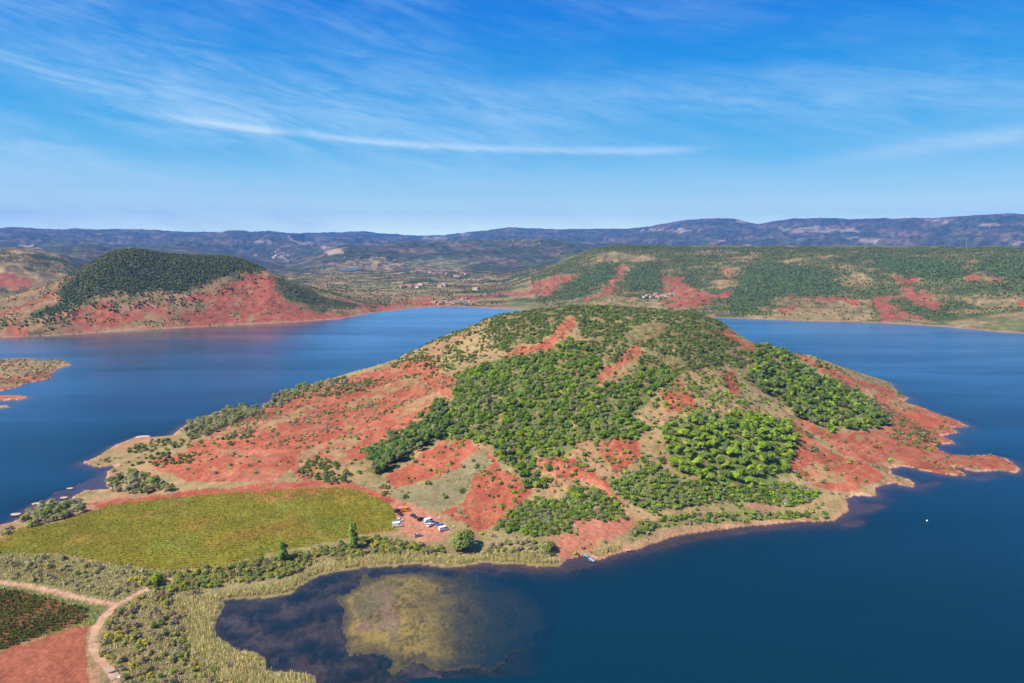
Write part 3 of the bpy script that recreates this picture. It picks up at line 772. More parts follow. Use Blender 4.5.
    col[mm] = (np.array((0.45, 0.29, 0.075)) * (1 - 0.5 * q) + np.array((0.05, 0.045, 0.02)) * 0.5 * q)[mm]
    return np.clip(col, 0.005, 0.9), pw


GCOL, GPLOW = cover()


# ------------------------------------------------------------------ object helpers
def tag(o, label=None, cat=None, group=None, kind=None):
    for k, v in (('label', label), ('category', cat), ('group', group), ('kind', kind)):
        if v:
            o[k] = v
    return o


def link(name, me, parent=None, mat=None):
    o = bpy.data.objects.new(name, me)
    COL.objects.link(o)
    if parent is not None:
        o.parent = parent
    if mat is not None and me is not None and not me.materials:
        me.materials.append(mat)
    return o


def mesh_arrays(name, V, faces, smooth=True):
    """V (n,3), faces (m,k) with k = 3 or 4"""
    V = np.ascontiguousarray(V, np.float32)
    faces = np.ascontiguousarray(faces, np.int32)
    me = bpy.data.meshes.new(name)
    m, k = faces.shape
    me.vertices.add(len(V))
    me.vertices.foreach_set('co', V.ravel())
    me.loops.add(m * k)
    me.loops.foreach_set('vertex_index', faces.ravel())
    me.polygons.add(m)
    me.polygons.foreach_set('loop_start', np.arange(0, m * k, k, dtype=np.int32))
    me.polygons.foreach_set('use_smooth', np.full(m, smooth))
    me.update(calc_edges=True)
    return me


def attr(me, name, typ, data):
    a = me.attributes.new(name, typ, 'POINT')
    key = {'FLOAT': 'value', 'FLOAT_VECTOR': 'vector', 'FLOAT_COLOR': 'color'}[typ]
    a.data.foreach_set(key, np.ascontiguousarray(data, np.float32).ravel())


def rgba(c):
    return np.concatenate([c, np.ones(c.shape[:-1] + (1,))], -1)


def material(name):
    m = bpy.data.materials.new(name)
    m.use_nodes = True
    m.node_tree.nodes.clear()
    t = NT(m.node_tree)
    return m, t, t.n('ShaderNodeOutputMaterial')


def plain(name, c, rough=0.6, metal=0.0, spec=0.4, vary=0.12, scale=6.0):
    m, t, out = material(name)
    b = t.n('ShaderNodeBsdfPrincipled')
    pos = t.n('ShaderNodeTexCoord').outputs['Object']
    f = t.ramp(t.noise(pos, scale, 4), 0.3, 0.7, 1 - vary, 1 + vary)
    mx = t.mix(1.0, (*c, 1), (1, 1, 1, 1), 'MULTIPLY')
    t.put(mx.node.inputs[7], f)
    t.put(b.inputs['Base Color'], mx)
    b.inputs['Roughness'].default_value = rough
    b.inputs['Metallic'].default_value = metal
    b.inputs['Specular IOR Level'].default_value = spec
    t.put(out.inputs[0], b.outputs[0])
    return m


def mat_ground():
    m, t, out = material('ground')
    pos = t.n('ShaderNodeNewGeometry').outputs['Position']
    c = t.n('ShaderNodeAttribute', attribute_name='Col').outputs['Color']
    pw = t.n('ShaderNodeAttribute', attribute_name='plough').outputs['Fac']
    n1 = t.noise(pos, 0.55, 5, 0.65)
    n2 = t.noise(pos, 0.09, 5, 0.6)
    n3 = t.noise(pos, 0.008, 6, 0.65)
    f = t.m('MULTIPLY', t.ramp(n1, 0.25, 0.75, 0.72, 1.25), t.ramp(n2, 0.3, 0.7, 0.85, 1.15))
    f = t.m('MULTIPLY', f, t.ramp(n3, 0.3, 0.7, 0.82, 1.18))
    sc_ = t.vm('MULTIPLY', c, (1, 1, 1))
    vs = t.n('ShaderNodeVectorMath', operation='SCALE')
    t.put(vs.inputs[0], sc_)
    t.put(vs.inputs['Scale'], f)
    b = t.n('ShaderNodeBsdfPrincipled')
    t.put(b.inputs['Base Color'], vs.outputs[0])
    b.inputs['Roughness'].default_value = 0.95
    b.inputs['Specular IOR Level'].default_value = 0.1
    wv = t.n('ShaderNodeTexWave', wave_type='BANDS', bands_direction='X')
    t.put(wv.inputs['Vector'], pos)
    wv.inputs['Scale'].default_value = 0.19
    wv.inputs['Distortion'].default_value = 0.6
    wv.inputs['Detail Scale'].default_value = 0.2
    h = t.m('ADD', t.m('MULTIPLY', n1, 0.5), t.m('MULTIPLY', n2, 1.8))
    h = t.m('ADD', h, t.m('MULTIPLY', t.m('MULTIPLY', wv.outputs['Fac'], pw), 0.045))
    bp = t.n('ShaderNodeBump')
    bp.inputs['Strength'].default_value = 0.8
    bp.inputs['Distance'].default_value = 1.0
    t.put(bp.inputs['Height'], h)
    t.put(b.inputs['Normal'], bp.outputs[0])
    t.put(out.inputs[0], b.outputs[0])
    return m


def mat_water():
    m, t, out = material('lake water')
    pos = t.n('ShaderNodeNewGeometry').outputs['Position']
    dep = t.n('ShaderNodeAttribute', attribute_name='depth').outputs['Fac']
    tr = t.m('POWER', 2.718, t.m('MULTIPLY', dep, -0.62))
    mp = t.n('ShaderNodeMapping')
    mp.inputs['Scale'].default_value = (0.35, 1.0, 1.0)
    mp.inputs['Rotation'].default_value = (0, 0, rad(20))
    t.put(mp.inputs[0], pos)
    w1 = t.noise(mp.outputs[0], 0.9, 4, 0.6)
    w2 = t.noise(mp.outputs[0], 0.12, 4, 0.55)
    gust = t.ramp(t.noise(mp.outputs[0], 0.006, 5, 0.6), 0.35, 0.65)
    h = t.m('ADD', t.m('MULTIPLY', w1, t.m('ADD', t.m('MULTIPLY', gust, 0.22), 0.06)), t.m('MULTIPLY', w2, 0.25))
    bp = t.n('ShaderNodeBump')
    bp.inputs['Strength'].default_value = 1.0
    bp.inputs['Distance'].default_value = 1.0
    t.put(bp.inputs['Height'], h)
    di = t.n('ShaderNodeBsdfDiffuse')
    di.inputs[0].default_value = (0.002, 0.026, 0.047, 1)
    tp = t.n('ShaderNodeBsdfTransparent')
    tp.inputs[0].default_value = (0.80, 0.86, 0.92, 1)
    mx = t.n('ShaderNodeMixShader')
    t.put(mx.inputs[0], tr)
    t.put(mx.inputs[1], di.outputs[0])
    t.put(mx.inputs[2], tp.outputs[0])
    gl = t.n('ShaderNodeBsdfGlossy')
    gl.inputs['Roughness'].default_value = 0.20
    gl.inputs['Color'].default_value = (0.85, 0.95, 1.0, 1)
    t.put(gl.inputs['Normal'], bp.outputs[0])
    fr = t.n('ShaderNodeFresnel')
    fr.inputs[0].default_value = 1.40
    mx2 = t.n('ShaderNodeMixShader')
    mp2 = t.n('ShaderNodeMapping')
    mp2.inputs['Scale'].default_value = (0.0022, 0.011, 1.0)
    mp2.inputs['Rotation'].default_value = (0, 0, rad(-8))
    t.put(mp2.inputs[0], pos)
    lane = t.ramp(t.noise(mp2.outputs[0], 1.0, 5, 0.6, 0.5), 0.35, 0.65, 0.82, 1.12)
    t.put(mx2.inputs[0], t.m('MINIMUM', t.m('MULTIPLY', lane, t.m('MULTIPLY', t.m('POWER', fr.outputs[0], 1.6), 2.5)), 0.88))
    t.put(mx2.inputs[1], mx.outputs[0])
    t.put(mx2.inputs[2], gl.outputs[0])
    t.put(out.inputs[0], mx2.outputs[0])
    return m


def mat_leaf():
    m, t, out = material('foliage')
    c = t.n('ShaderNodeAttribute', attribute_name='Col').outputs['Color']
    nr = t.n('ShaderNodeAttribute', attribute_name='nrm').outputs['Vector']
    rnd = t.n('ShaderNodeObjectInfo').outputs['Random']
    vt = t.n('ShaderNodeVectorTransform', vector_type='NORMAL', convert_from='OBJECT', convert_to='WORLD')
    t.put(vt.inputs[0], nr)
    gn = t.n('ShaderNodeNewGeometry').outputs['Normal']
    sc_ = t.n('ShaderNodeVectorMath', operation='SCALE')
    t.put(sc_.inputs[0], gn)
    sc_.inputs['Scale'].default_value = 0.28
    nn = t.vm('NORMALIZE', t.vm('ADD', vt.outputs[0], sc_.outputs[0]))
    cs = t.n('ShaderNodeVectorMath', operation='SCALE')
    t.put(cs.inputs[0], c)
    t.put(cs.inputs['Scale'], t.m('ADD', t.m('MULTIPLY', rnd, 0.7), 1.85))
    di = t.n('ShaderNodeBsdfDiffuse')
    t.put(di.inputs[0], cs.outputs[0])
    t.put(di.inputs['Normal'], nn)
    tl = t.n('ShaderNodeBsdfTranslucent')
    t.put(tl.inputs[0], cs.outputs[0])
    mx = t.n('ShaderNodeMixShader')
    mx.inputs[0].default_value = 0.30
    t.put(mx.inputs[1], di.outputs[0])
    t.put(mx.inputs[2], tl.outputs[0])
    t.put(out.inputs[0], mx.outputs[0])
    return m


M_GROUND, M_WATER, M_LEAF = mat_ground(), mat_water(), mat_leaf()
M_BARK = plain('bark', (0.13, 0.095, 0.07), 0.9, vary=0.3)

# ------------------------------------------------------------------ terrain and lake
def grid_faces(na, nr):
    i, j = np.meshgrid(np.arange(na - 1), np.arange(nr - 1), indexing='ij')
    a = i * nr + j
    return np.stack([a, a + nr, a + nr + 1, a + 1], -1).reshape(-1, 4)


fcs = grid_faces(NA, NR)
V = np.stack([GX, GY, GZ], -1).reshape(-1, 3)
me = mesh_arrays('terrain', V, fcs)
attr(me, 'Col', 'FLOAT_COLOR', rgba(GCOL).reshape(-1, 4))
attr(me, 'plough', 'FLOAT', GPLOW.astype(np.float32).ravel())
tag(link('terrain', me, mat=M_GROUND), 'red earth peninsula, farmland and wooded hills around the lake', 'terrain', kind='structure')

ja = np.nonzero(R < 1750)[0]
wz = GZ[:, ja]
VW = np.stack([GX[:, ja], GY[:, ja], np.zeros_like(wz)], -1).reshape(-1, 3)
fw = grid_faces(NA, len(ja))
keep = (wz.ravel()[fw].min(1) < 0.02)
me = mesh_arrays('lake', VW, fw[keep])
attr(me, 'depth', 'FLOAT', np.maximum(-wz, 0).ravel())
tag(link('lake', me, mat=M_WATER), 'deep blue lake around the red peninsula', 'lake', kind='structure')

# haze
m, t, out = material('haze')
pv = t.n('ShaderNodeVolumePrincipled')
pv.inputs['Color'].default_value = (0.12, 0.37, 1.0, 1)
pv.inputs['Density'].default_value = 7.0e-5
pv.inputs['Anisotropy'].default_value = 0.0
t.put(out.inputs['Volume'], pv.outputs[0])
bm = bmesh.new()
bmesh.ops.create_cube(bm, size=1.0)
me = bpy.data.meshes.new('haze')
bm.to_mesh(me)
bm.free()
hz = tag(link('haze', me, mat=m), kind='stuff')
hz.scale = (29400, 29400, 760)
hz.location = (0, 0, -12 + 380)

# ------------------------------------------------------------------ plants
def quads_cloud(rng, centers, radii, n, size, flat=0.85, up=1.0):
    """leaf-sized quads over lumpy lobes; returns V (n,4,3), nrm (n,3), shade (n)"""
    L = len(centers)
    pick = rng.choice(L, n, p=(radii ** 2) / (radii ** 2).sum())
    d = rng.normal(size=(n, 3))
    d /= np.linalg.norm(d, axis=1)[:, None]
    d[:, 2] = np.where(d[:, 2] < -0.35, -d[:, 2], d[:, 2])
    rr = radii[pick] * rng.uniform(0.72, 1.08, n)
    c = centers[pick] + d * rr[:, None] * np.array((1, 1, flat))
    mid = np.average(centers, axis=0, weights=radii ** 2)
    o = c - mid
    o /= np.linalg.norm(o, axis=1)[:, None] + 1e-6
    nr = d * 0.75 + o * 0.5 + np.array((0, 0, up))
    nr /= np.linalg.norm(nr, axis=1)[:, None]
    fn = nr + rng.normal(size=(n, 3)) * 0.55
    fn /= np.linalg.norm(fn, axis=1)[:, None]
    a = np.cross(fn, rng.normal(size=(n, 3)))
    a /= np.linalg.norm(a, axis=1)[:, None] + 1e-9
    b = np.cross(fn, a)
    s = (size * rng.uniform(0.6, 1.25, n))[:, None]
    a, b = a * s * 0.62, b * s * 0.45
    V = np.stack([c - a, c - b * 1.0, c + a * 0.95, c + b], 1)
    return V, nr, rng.uniform(0.78, 1.22, n)


def lobes(rng, kind, R_, H):
    if kind == 'pine':                       # broad, flat-topped crown in clumps
        n = 9
        a = rng.uniform(0, 2 * np.pi, n)
        q = np.sqrt(rng.uniform(0, 1, n)) * 0.68 * R_
        z = H * rng.uniform(0.38, 0.84, n) - 0.10 * H * (q / R_)
        return np.c_[q * np.cos(a), q * np.sin(a), z], R_ * rng.uniform(0.30, 0.46, n)
    if kind == 'oak':
        n = 8
        a = rng.uniform(0, 2 * np.pi, n)
        q = np.sqrt(rng.uniform(0, 1, n)) * 0.6 * R_
        z = H * rng.uniform(0.35, 0.75, n)
        return np.c_[q * np.cos(a), q * np.sin(a), z], R_ * rng.uniform(0.36, 0.5, n)
    if kind == 'poplar':                     # narrow upright
        n = 8
        z = H * np.linspace(0.22, 0.85, n)
        a = rng.uniform(0, 6.28, n)
        q = 0.3 * R_ * rng.uniform(0.2, 1, n)
        return np.c_[q * np.cos(a), q * np.sin(a), z], R_ * (0.75 - 0.5 * (z / H - 0.3) ** 2) * np.linspace(0.8, 0.72, n)
    n = 6                                    # shrub
    a = rng.uniform(0, 2 * np.pi, n)
    q = np.sqrt(rng.uniform(0, 1, n)) * 0.62 * R_
    z = H * rng.uniform(0.22, 0.55, n)
    return np.c_[q * np.cos(a), q * np.sin(a), z], R_ * rng.uniform(0.34, 0.52, n)


def quad_mesh(name, V, nrm, col):
    n = len(V)
    me = mesh_arrays(name, V.reshape(-1, 3), np.arange(n * 4).reshape(-1, 4), smooth=False)
    attr(me, 'nrm', 'FLOAT_VECTOR', np.repeat(nrm, 4, 0))
    attr(me, 'Col', 'FLOAT_COLOR', rgba(np.repeat(col, 4, 0)))
    me.materials.append(M_LEAF)
    return me


def proto(seed, kind, R_, H, n, size, c):
    rng = np.random.default_rng(seed)
    ce, ra = lobes(rng, kind, R_, H)
    V, nr, sh = quads_cloud(rng, ce, ra, n, size, flat=0.8)
    V[..., 2] = np.maximum(V[..., 2], 0.02)
    c = np.array(c)
    tilt = rng.normal(size=(n, 1)) * 0.10
    col = np.clip(c[None] * sh[:, None] * (1 + tilt * np.array((1.2, 0.2, -0.5))), 0.004, 1)
    return V, nr, col, ce, ra


def tube(path, r0, r1, k=6):
    P = np.asarray(path, float)
    n = len(P)
    Vt, Ft = [], []
    for i, p in enumerate(P):
        d = P[min(i + 1, n - 1)] - P[max(i - 1, 0)]
        d /= np.linalg.norm(d)
        a = np.cross(d, (0.3, 0.9, 0.1)); a /= np.linalg.norm(a)
        b = np.cross(d, a)
        r = r0 + (r1 - r0) * i / (n - 1)
        for j in range(k):
            g = 2 * math.pi * j / k
            Vt.append(p + r * (math.cos(g) * a + math.sin(g) * b))
    for i in range(n - 1):
        for j in range(k):
            Ft.append((i * k + j, i * k + (j + 1) % k, (i + 1) * k + (j + 1) % k, (i + 1) * k + j))
    return np.array(Vt), np.array(Ft)


def trunk_mesh(seed, ce, ra, H, r0):
    rng = np.random.default_rng(seed)
    Vs, Fs, o = [], [], 0
    top = np.array((rng.normal() * 0.2, rng.normal() * 0.2, H * 0.62))
    paths = [([(0, 0, -0.3), (top[0] * 0.4, top[1] * 0.4, H * 0.3), top], r0, r0 * 0.45)]
    for k in range(4):
        c = ce[k % len(ce)]
        paths.append(([top * 0.6, top * 0.6 * 0.4 + c * 0.6 - np.array((0, 0, ra[k % len(ra)] * 0.3)), c], r0 * 0.45, r0 * 0.12))
    for p, a, b in paths:
        v, f = tube(p, a, b)
        Vs.append(v); Fs.append(f + o); o += len(v)
    me = mesh_arrays('trunk', np.concatenate(Vs), np.concatenate(Fs))
    me.materials.append(M_BARK)
    return me


PINE_C = [(0.150, 0.205, 0.022), (0.130, 0.184, 0.020), (0.168, 0.218, 0.026), (0.085, 0.130, 0.022), (0.120, 0.172, 0.024), (0.125, 0.165, 0.040)]
DPINE_C = [(0.070, 0.110, 0.026), (0.058, 0.095, 0.024), (0.085, 0.120, 0.030), (0.10, 0.115, 0.05)]
OAK_C = [(0.092, 0.138, 0.014), (0.060, 0.096, 0.015), (0.122, 0.166, 0.016), (0.105, 0.125, 0.044), (0.066, 0.110, 0.018), (0.098, 0.150, 0.020), (0.086, 0.128, 0.030), (0.125, 0.125, 0.066)]
DARK_C = [(0.052, 0.078, 0.022), (0.064, 0.090, 0.022), (0.045, 0.066, 0.020), (0.082, 0.098, 0.030), (0.070, 0.085, 0.035), (0.058, 0.088, 0.020)]
SAGE_C = [(0.135, 0.135, 0.070), (0.155, 0.150, 0.085), (0.115, 0.120, 0.050), (0.125, 0.105, 0.065)]
AUT_C = [(0.165, 0.155, 0.045), (0.160, 0.125, 0.078), (0.220, 0.190, 0.030), (0.150, 0.130, 0.070), (0.120, 0.142, 0.036), (0.190, 0.155, 0.085), (0.145, 0.120, 0.075), (0.165, 0.165, 0.055)]
PALE_C = [(0.25, 0.21, 0.13), (0.22, 0.19, 0.13)]


def tree_protos(kind, cols, R_, H, n, size, r0, seed):
    out_ = []
    for i in range(8):
        rng = np.random.default_rng(seed + i)
        s = rng.uniform(0.9, 1.1)
        V, nr, c, ce, ra = proto(seed + i, kind, R_ * s, H * rng.uniform(0.9, 1.1), n, size, cols[i % len(cols)])
        out_.append(dict(V=V, nr=nr, col=c, crown=None, trunk=None, ce=ce, ra=ra, H=H, r0=r0, seed=seed + i))
    return out_


P_PINE = tree_protos('pine', PINE_C, 2.8, 4.6, 380, 0.68, 0.17, 100)
P_DPINE = tree_protos('pine', DPINE_C, 3.3, 6.2, 420, 0.85, 0.17, 200)
P_OAK = tree_protos('oak', OAK_C, 2.1, 2.3, 260, 0.56, 0.12, 300)
P_DARK = tree_protos('shrub', DARK_C, 1.8, 1.9, 170, 0.52, 0.08, 400)
P_SHRUB = tree_protos('shrub', OAK_C, 1.7, 2.0, 130, 0.52, 0.06, 500)
P_SAGE = tree_protos('shrub', SAGE_C, 1.5, 1.6, 120, 0.5, 0.06, 600)
P_AUT = tree_protos('shrub', AUT_C, 1.5, 2.3, 220, 0.36, 0.06, 700)
P_HEDGE = tree_protos('shrub', [(0.13, 0.15, 0.030), (0.19, 0.17, 0.030), (0.10, 0.135, 0.030), (0.135, 0.115, 0.055), (0.155, 0.16, 0.035), (0.11, 0.10, 0.05), (0.16, 0.14, 0.05), (0.085, 0.115, 0.03)], 1.6, 2.7, 220, 0.40, 0.06, 750)
P_SHORE = tree_protos('shrub', SAGE_C[:3] + [(0.11, 0.13, 0.035)], 2.6, 4.6, 260, 0.62, 0.12, 650)
P_POP = tree_protos('poplar', [(0.085, 0.135, 0.028), (0.10, 0.14, 0.03)], 2.2, 9.0, 520, 0.6, 0.15, 800)
P_WIL = tree_protos('shrub', [(0.125, 0.150, 0.045), (0.14, 0.16, 0.05)], 5.5, 8.5, 1100, 0.75, 0.28, 900)


def scatter(polys, spacing, seed, prob=1.0, region=(-430, 660, 190, 960), wob=3.0, rmax=1050, rmin=0, sdmin=1.5):
    rng = np.random.default_rng(seed)
    xs = np.arange(region[0], region[1], spacing)
    ys = np.arange(region[2], region[3], spacing)
    x, y = np.meshgrid(xs, ys)
    x = x + rng.uniform(-0.48, 0.48, x.shape) * spacing
    y = y + rng.uniform(-0.48, 0.48, y.shape) * spacing
    x, y = x.ravel(), y.ravel()
    r = np.hypot(x, y)
    k = (r < rmax) & (r > rmin)
    x, y = x[k], y[k]
    z = ground_z(x, y)
    k = z > 0.35
    x, y, z = x[k], y[k], z[k]
    u, v = project(x, y, z)
    wx = u + wob * fbm(x / 12, y / 12, 3, seed)
    wy = v + 0.6 * wob * fbm(x / 12, y / 12, 3, seed + 1)
    ok = np.zeros(x.shape, bool)
    for p in polys:
        ok |= inpoly(wx, wy, p)
    pr = prob
    if callable(prob):
        pr = prob(x, y, u, v)
    ok &= rng.uniform(size=x.shape) < pr
    return np.c_[x, y, z][ok]


STUFF = {}


def add_stuff(name, P, pts, rng, smin=0.75, smax=1.25, keep=0.35, grow=1.5):
    """merge many plants of one kind into one loose mass (fewer, larger leaves per plant)"""
    Vs, Ns, Cs = [], [], []
    which = rng.integers(0, len(P), len(pts))
    for i, p in enumerate(P):
        q = pts[which == i]
        if len(q) == 0:
            continue
        n = len(p['V'])
        k = max(8, int(n * keep))
        idx = rng.permutation(n)[:k]
        V = p['V'][idx]
        c0 = V.mean(1, keepdims=True)
        V = c0 + (V - c0) * grow
        a = rng.uniform(0, 2 * np.pi, len(q))
        s = rng.uniform(smin, smax, len(q))
        ca, sa = np.cos(a)[:, None, None], np.sin(a)[:, None, None]
        X = (V[None, ..., 0] * ca - V[None, ..., 1] * sa) * s[:, None, None] + q[:, 0][:, None, None]
        Y = (V[None, ..., 0] * sa + V[None, ..., 1] * ca) * s[:, None, None] + q[:, 1][:, None, None]
        Zz = V[None, ..., 2] * s[:, None, None] * rng.uniform(0.85, 1.15, len(q))[:, None, None] + q[:, 2][:, None, None] - 0.1
        Vs.append(np.stack([X, Y, Zz], -1).reshape(-1, 4, 3))
        nr = p['nr'][idx]
        ca, sa = ca[..., 0], sa[..., 0]
        Ns.append(np.stack([nr[None, :, 0] * ca - nr[None, :, 1] * sa, nr[None, :, 0] * sa + nr[None, :, 1] * ca, np.broadcast_to(nr[None, :, 2], (len(q), k))], -1).reshape(-1, 3))
        br = rng.uniform(0.75, 1.25, len(q))[:, None, None]
        Cs.append((p['col'][idx][None] * br).reshape(-1, 3))
    if Vs:
        STUFF.setdefault(name, []).append((np.concatenate(Vs), np.concatenate(Ns), np.concatenate(Cs)))


def near_sort(pts):
    return pts[np.argsort(np.hypot(pts[:, 0], pts[:, 1]))]


def place_trees(name, P, pts, rng, labeler, cat, smin=0.8, smax=1.25, parts=True, slim=1.0):
    for (x, y, z) in pts:
        p = P[rng.integers(0, len(P))]
        if p['crown'] is None:
            p['crown'] = quad_mesh('crown', p['V'], p['nr'], p['col'])
            if parts:
                p['trunk'] = trunk_mesh(p['seed'], p['ce'], p['ra'], p['H'], p['r0'])
        s = rng.uniform(smin, smax)
        lab, grp = labeler(x, y, z)
        if parts:
            o = link(name, None)
            link('crown', p['crown'], o)
            link('trunk', p['trunk'], o)
        else:
            o = link(name, p['crown'])
        o.location = (x, y, z - 0.12)
        o.rotation_euler = (0, 0, rng.uniform(0, 6.28))
        o.scale = (s * slim, s * slim, s * rng.uniform(0.9, 1.12))
        tag(o, lab, cat, grp)


rngP = np.random.default_rng(77)
gap = lambda x, y, u, v: sstep(-0.42, -0.18, fbm(x / 26, y / 26, 3, 91)) * 0.96


def lab_pine(x, y, z):
    u, v = project(np.array(x), np.array(y), np.array(z))
    if u > 745 and v < 440 and not inpoly(np.array([u]), np.array([v]), V5)[0]:
        return 'green pine in the mixed grove along the right shoulder of the hill', 'pines of the grove on the right shoulder'
    if u > 600:
        return 'bright yellow-green pine in the dense grove low on the right front slope', 'pines of the bright front grove'
    return 'dark green pine in the diagonal belt between two red slopes', 'pines of the diagonal belt on the left slope'


grove = near_sort(scatter([V5], 4.9, 1, lambda x, y, u, v: 0.97 * sstep(-0.55, -0.3, fbm(x / 16, y / 16, 3, 83)), wob=7))
shoulder = scatter([V9], 4.9, 2, gap, wob=8)
belt = scatter([V2], 5.0, 3, 0.97)
shoulder = near_sort(shoulder)
k = min(len(shoulder), 70)
print('pines', len(grove), len(shoulder), len(belt))
gm_ = rngP.uniform(size=170) < 0.8
place_trees('pine_tree', P_PINE, grove[:170][gm_], rngP, lab_pine, 'tree', 0.55, 1.4)
place_trees('pine_tree', P_DPINE, grove[:170][~gm_], rngP, lambda *a_: ('darker green pine among the bright pines low on the right front slope', 'darker pines of the bright front grove'), 'tree', 0.5, 1.1)
place_trees('pine_tree', P_DPINE, belt[:60], rngP, lab_pine, 'tree', 1.0, 1.45)
sel = rngP.uniform(size=len(shoulder)) < 0.55
place_trees('pine_tree', P_PINE, shoulder[:k][sel[:k]], rngP, lab_pine, 'tree', 0.75, 1.15)
place_trees('pine_tree', P_DPINE, shoulder[:k][~sel[:k]], rngP, lab_pine, 'tree', 0.75, 1.15)
add_stuff('pine_woods', P_PINE, np.concatenate([grove[170:], shoulder[k:][::2]]), rngP, keep=0.7, grow=1.2)
add_stuff('pine_woods', P_DPINE, np.concatenate([belt[60:], shoulder[k:][1::2]]), rngP, 0.75, 1.15, keep=0.7, grow=1.2)

wood_gap = lambda x, y, u, v: sstep(-0.26, -0.06, fbm(x / 13, y / 13, 4, 91)) * 0.9
oaks = near_sort(np.concatenate([scatter([V1], 3.1, 4, wood_gap, wob=9), scatter([V8C], 4.5, 5, 0.9)]))
print('oaks', len(oaks))
lab_oak = lambda x, y, z: ('green holm oak among the dense wood covering the middle of the hill', 'holm oaks of the wood on the hill')
oi = oaks[:300]
place_trees('oak_tree', P_OAK, oi, rngP, lab_oak, 'tree', 0.55, 1.55)
add_stuff('oak_woods', P_OAK, oaks[300:], rngP, 0.5, 1.6, keep=0.55, grow=1.25)

sparse = lambda p: (lambda x, y, u, v: p * sstep(-0.1, 0.25, fbm(x / 18, y / 18, 3, 92)) * 2)
dark = np.concatenate([scatter([V3], 3.0, 6, lambda x, y, u, v: 0.92 * sstep(-0.18, 0.02, fbm(x / 15, y / 15, 4, 93)) * ~inpoly(u, v, V3G)), scatter([V4], 3.6, 7, lambda x, y, u, v: 0.8 * sstep(-0.15, 0.1, fbm(x / 18, y / 18, 3, 92))), scatter([V9B, V9C], 5.0, 8, 0.55), scatter(SHL[:2] + SHL[8:], 3.6, 9, 0.55), scatter([SHL2], 3.2, 29, 0.7)])
green = np.concatenate([scatter([V6, V8, V8B], 2.7, 10, 0.93), scatter([V7], 3.0, 11, 0.85), scatter([T1], 3.6, 12, 0.42), scatter([MIDT], 4.0, 13, 0.35), scatter([V1], 3.4, 14, 0.30)])
hills = scatter([HILL], 4.0, 15, lambda x, y, u, v: 0.05 + 0.55 * sstep(0.02, 0.28, fbm(x / 30, y / 11, 4, 99)))
sage = np.concatenate([scatter(SHL[3:5] + SHL[6:8], 3.2, 16, 0.6), scatter([V7], 4.0, 17, 0.5), scatter([V9C], 5, 18, 0.4), scatter([F3], 3.0, 19, lambda x, y, u, v: 0.75 * sstep(-0.05, 0.2, fbm(x / 10, y / 10, 3, 87))), scatter([F4], 3.2, 20, 0.6)])
aut = np.concatenate([scatter([F1], 2.0, 21, lambda x, y, u, v: 0.80 * sstep(-0.20, 0.10, fbm(x / 8, y / 8, 3, 89))), scatter([F3], 4.6, 23, 0.4), scatter([F4], 3.0, 24, 0.8), scatter(SHL[5:7], 3.4, 25, 0.8)])
print('shrubs', len(dark), len(green), len(hills), len(sage), len(aut))


def lab_dark(x, y, z):
    u, v = project(np.array(x), np.array(y), np.array(z))
    if u < 360:
        return 'dark green shrub on the low red slope at the left end of the peninsula', 'dark shrubs on the low left slope'
    if u > 780:
        return 'dark green shrub on the low red point at the right end of the peninsula', 'dark shrubs on the right point'
    return 'dark green shrub on the upper slope below the flat hilltop', 'dark shrubs of the upper hill'


def lab_green(x, y, z):
    u, v = project(np.array(x), np.array(y), np.array(z))
    if u < 632:
        return 'mid green bush in the thicket above the small beach with two boats', 'bushes above the boat beach'
    return 'mid green bush on the front slope between pine grove and sandy shore', 'bushes below the pine grove'


def lab_aut(x, y, z):
    u, v = project(np.array(x), np.array(y), np.array(z))
    if v > 592 and u < 235:
        return 'yellow-green autumn bush in the thicket between pale track and reedy bay', 'autumn bushes between track and bay'
    if u < 180 and v < 560:
        return 'yellow-green bush in the row between the left shore and the vineyard', 'bushes at the vineyard edge by the left shore'
    if u < 180:
        return 'yellow-green bush on the rough strip between vineyard and farm track', 'bushes of the strip along the farm track'
    return 'yellow-brown autumn bush in the hedge between vineyard and reed bed', 'hedge bushes above the reed bed'


lab_sage = lambda x, y, z: ('grey-green shrub on the rough ground beside the vineyard or shore', 'grey-green shrubs near the vineyard')
place_trees('bush', P_AUT, near_sort(aut)[:300], rngP, lab_aut, 'bush', 0.6, 1.4, parts=False)
add_stuff('autumn_scrub', P_AUT, near_sort(aut)[300:], rngP, 0.6, 1.5, keep=0.6, grow=1.25)
sg = near_sort(sage)
add_stuff('grey_scrub', P_SAGE, sg, rngP, 0.7, 1.3, keep=0.6, grow=1.25)
hedge = near_sort(scatter([F2], 2.3, 22, lambda x, y, u, v: 0.92 * sstep(-0.4, -0.15, fbm(x / 9, y / 9, 3, 88))))
place_trees('hedge_bush', P_HEDGE, hedge[:290], rngP, lab_aut, 'bush', 0.6, 1.35, parts=False)
add_stuff('autumn_scrub', P_HEDGE, hedge[290:], rngP, 0.6, 1.35, keep=0.6, grow=1.25)
dk, gr = near_sort(dark), near_sort(green)
place_trees('shrub', P_DARK, dk[:120], rngP, lab_dark, 'shrub', 0.75, 1.3, parts=False)
place_trees('shrub', P_SHRUB, gr[:180], rngP, lab_green, 'shrub', 0.8, 1.35, parts=False)
add_stuff('hill_scrub', P_DARK, dk[120:], rngP, 0.7, 1.4, keep=0.5, grow=1.35)
add_stuff('hill_scrub', P_SHRUB, gr[180:], rngP, 0.8, 1.4, keep=0.5, grow=1.35)
hs_ = rngP.uniform(size=len(hills)) < 0.5
add_stuff('hill_scrub', P_SHRUB, hills[hs_], rngP, 0.35, 1.25, keep=0.35, grow=1.5)
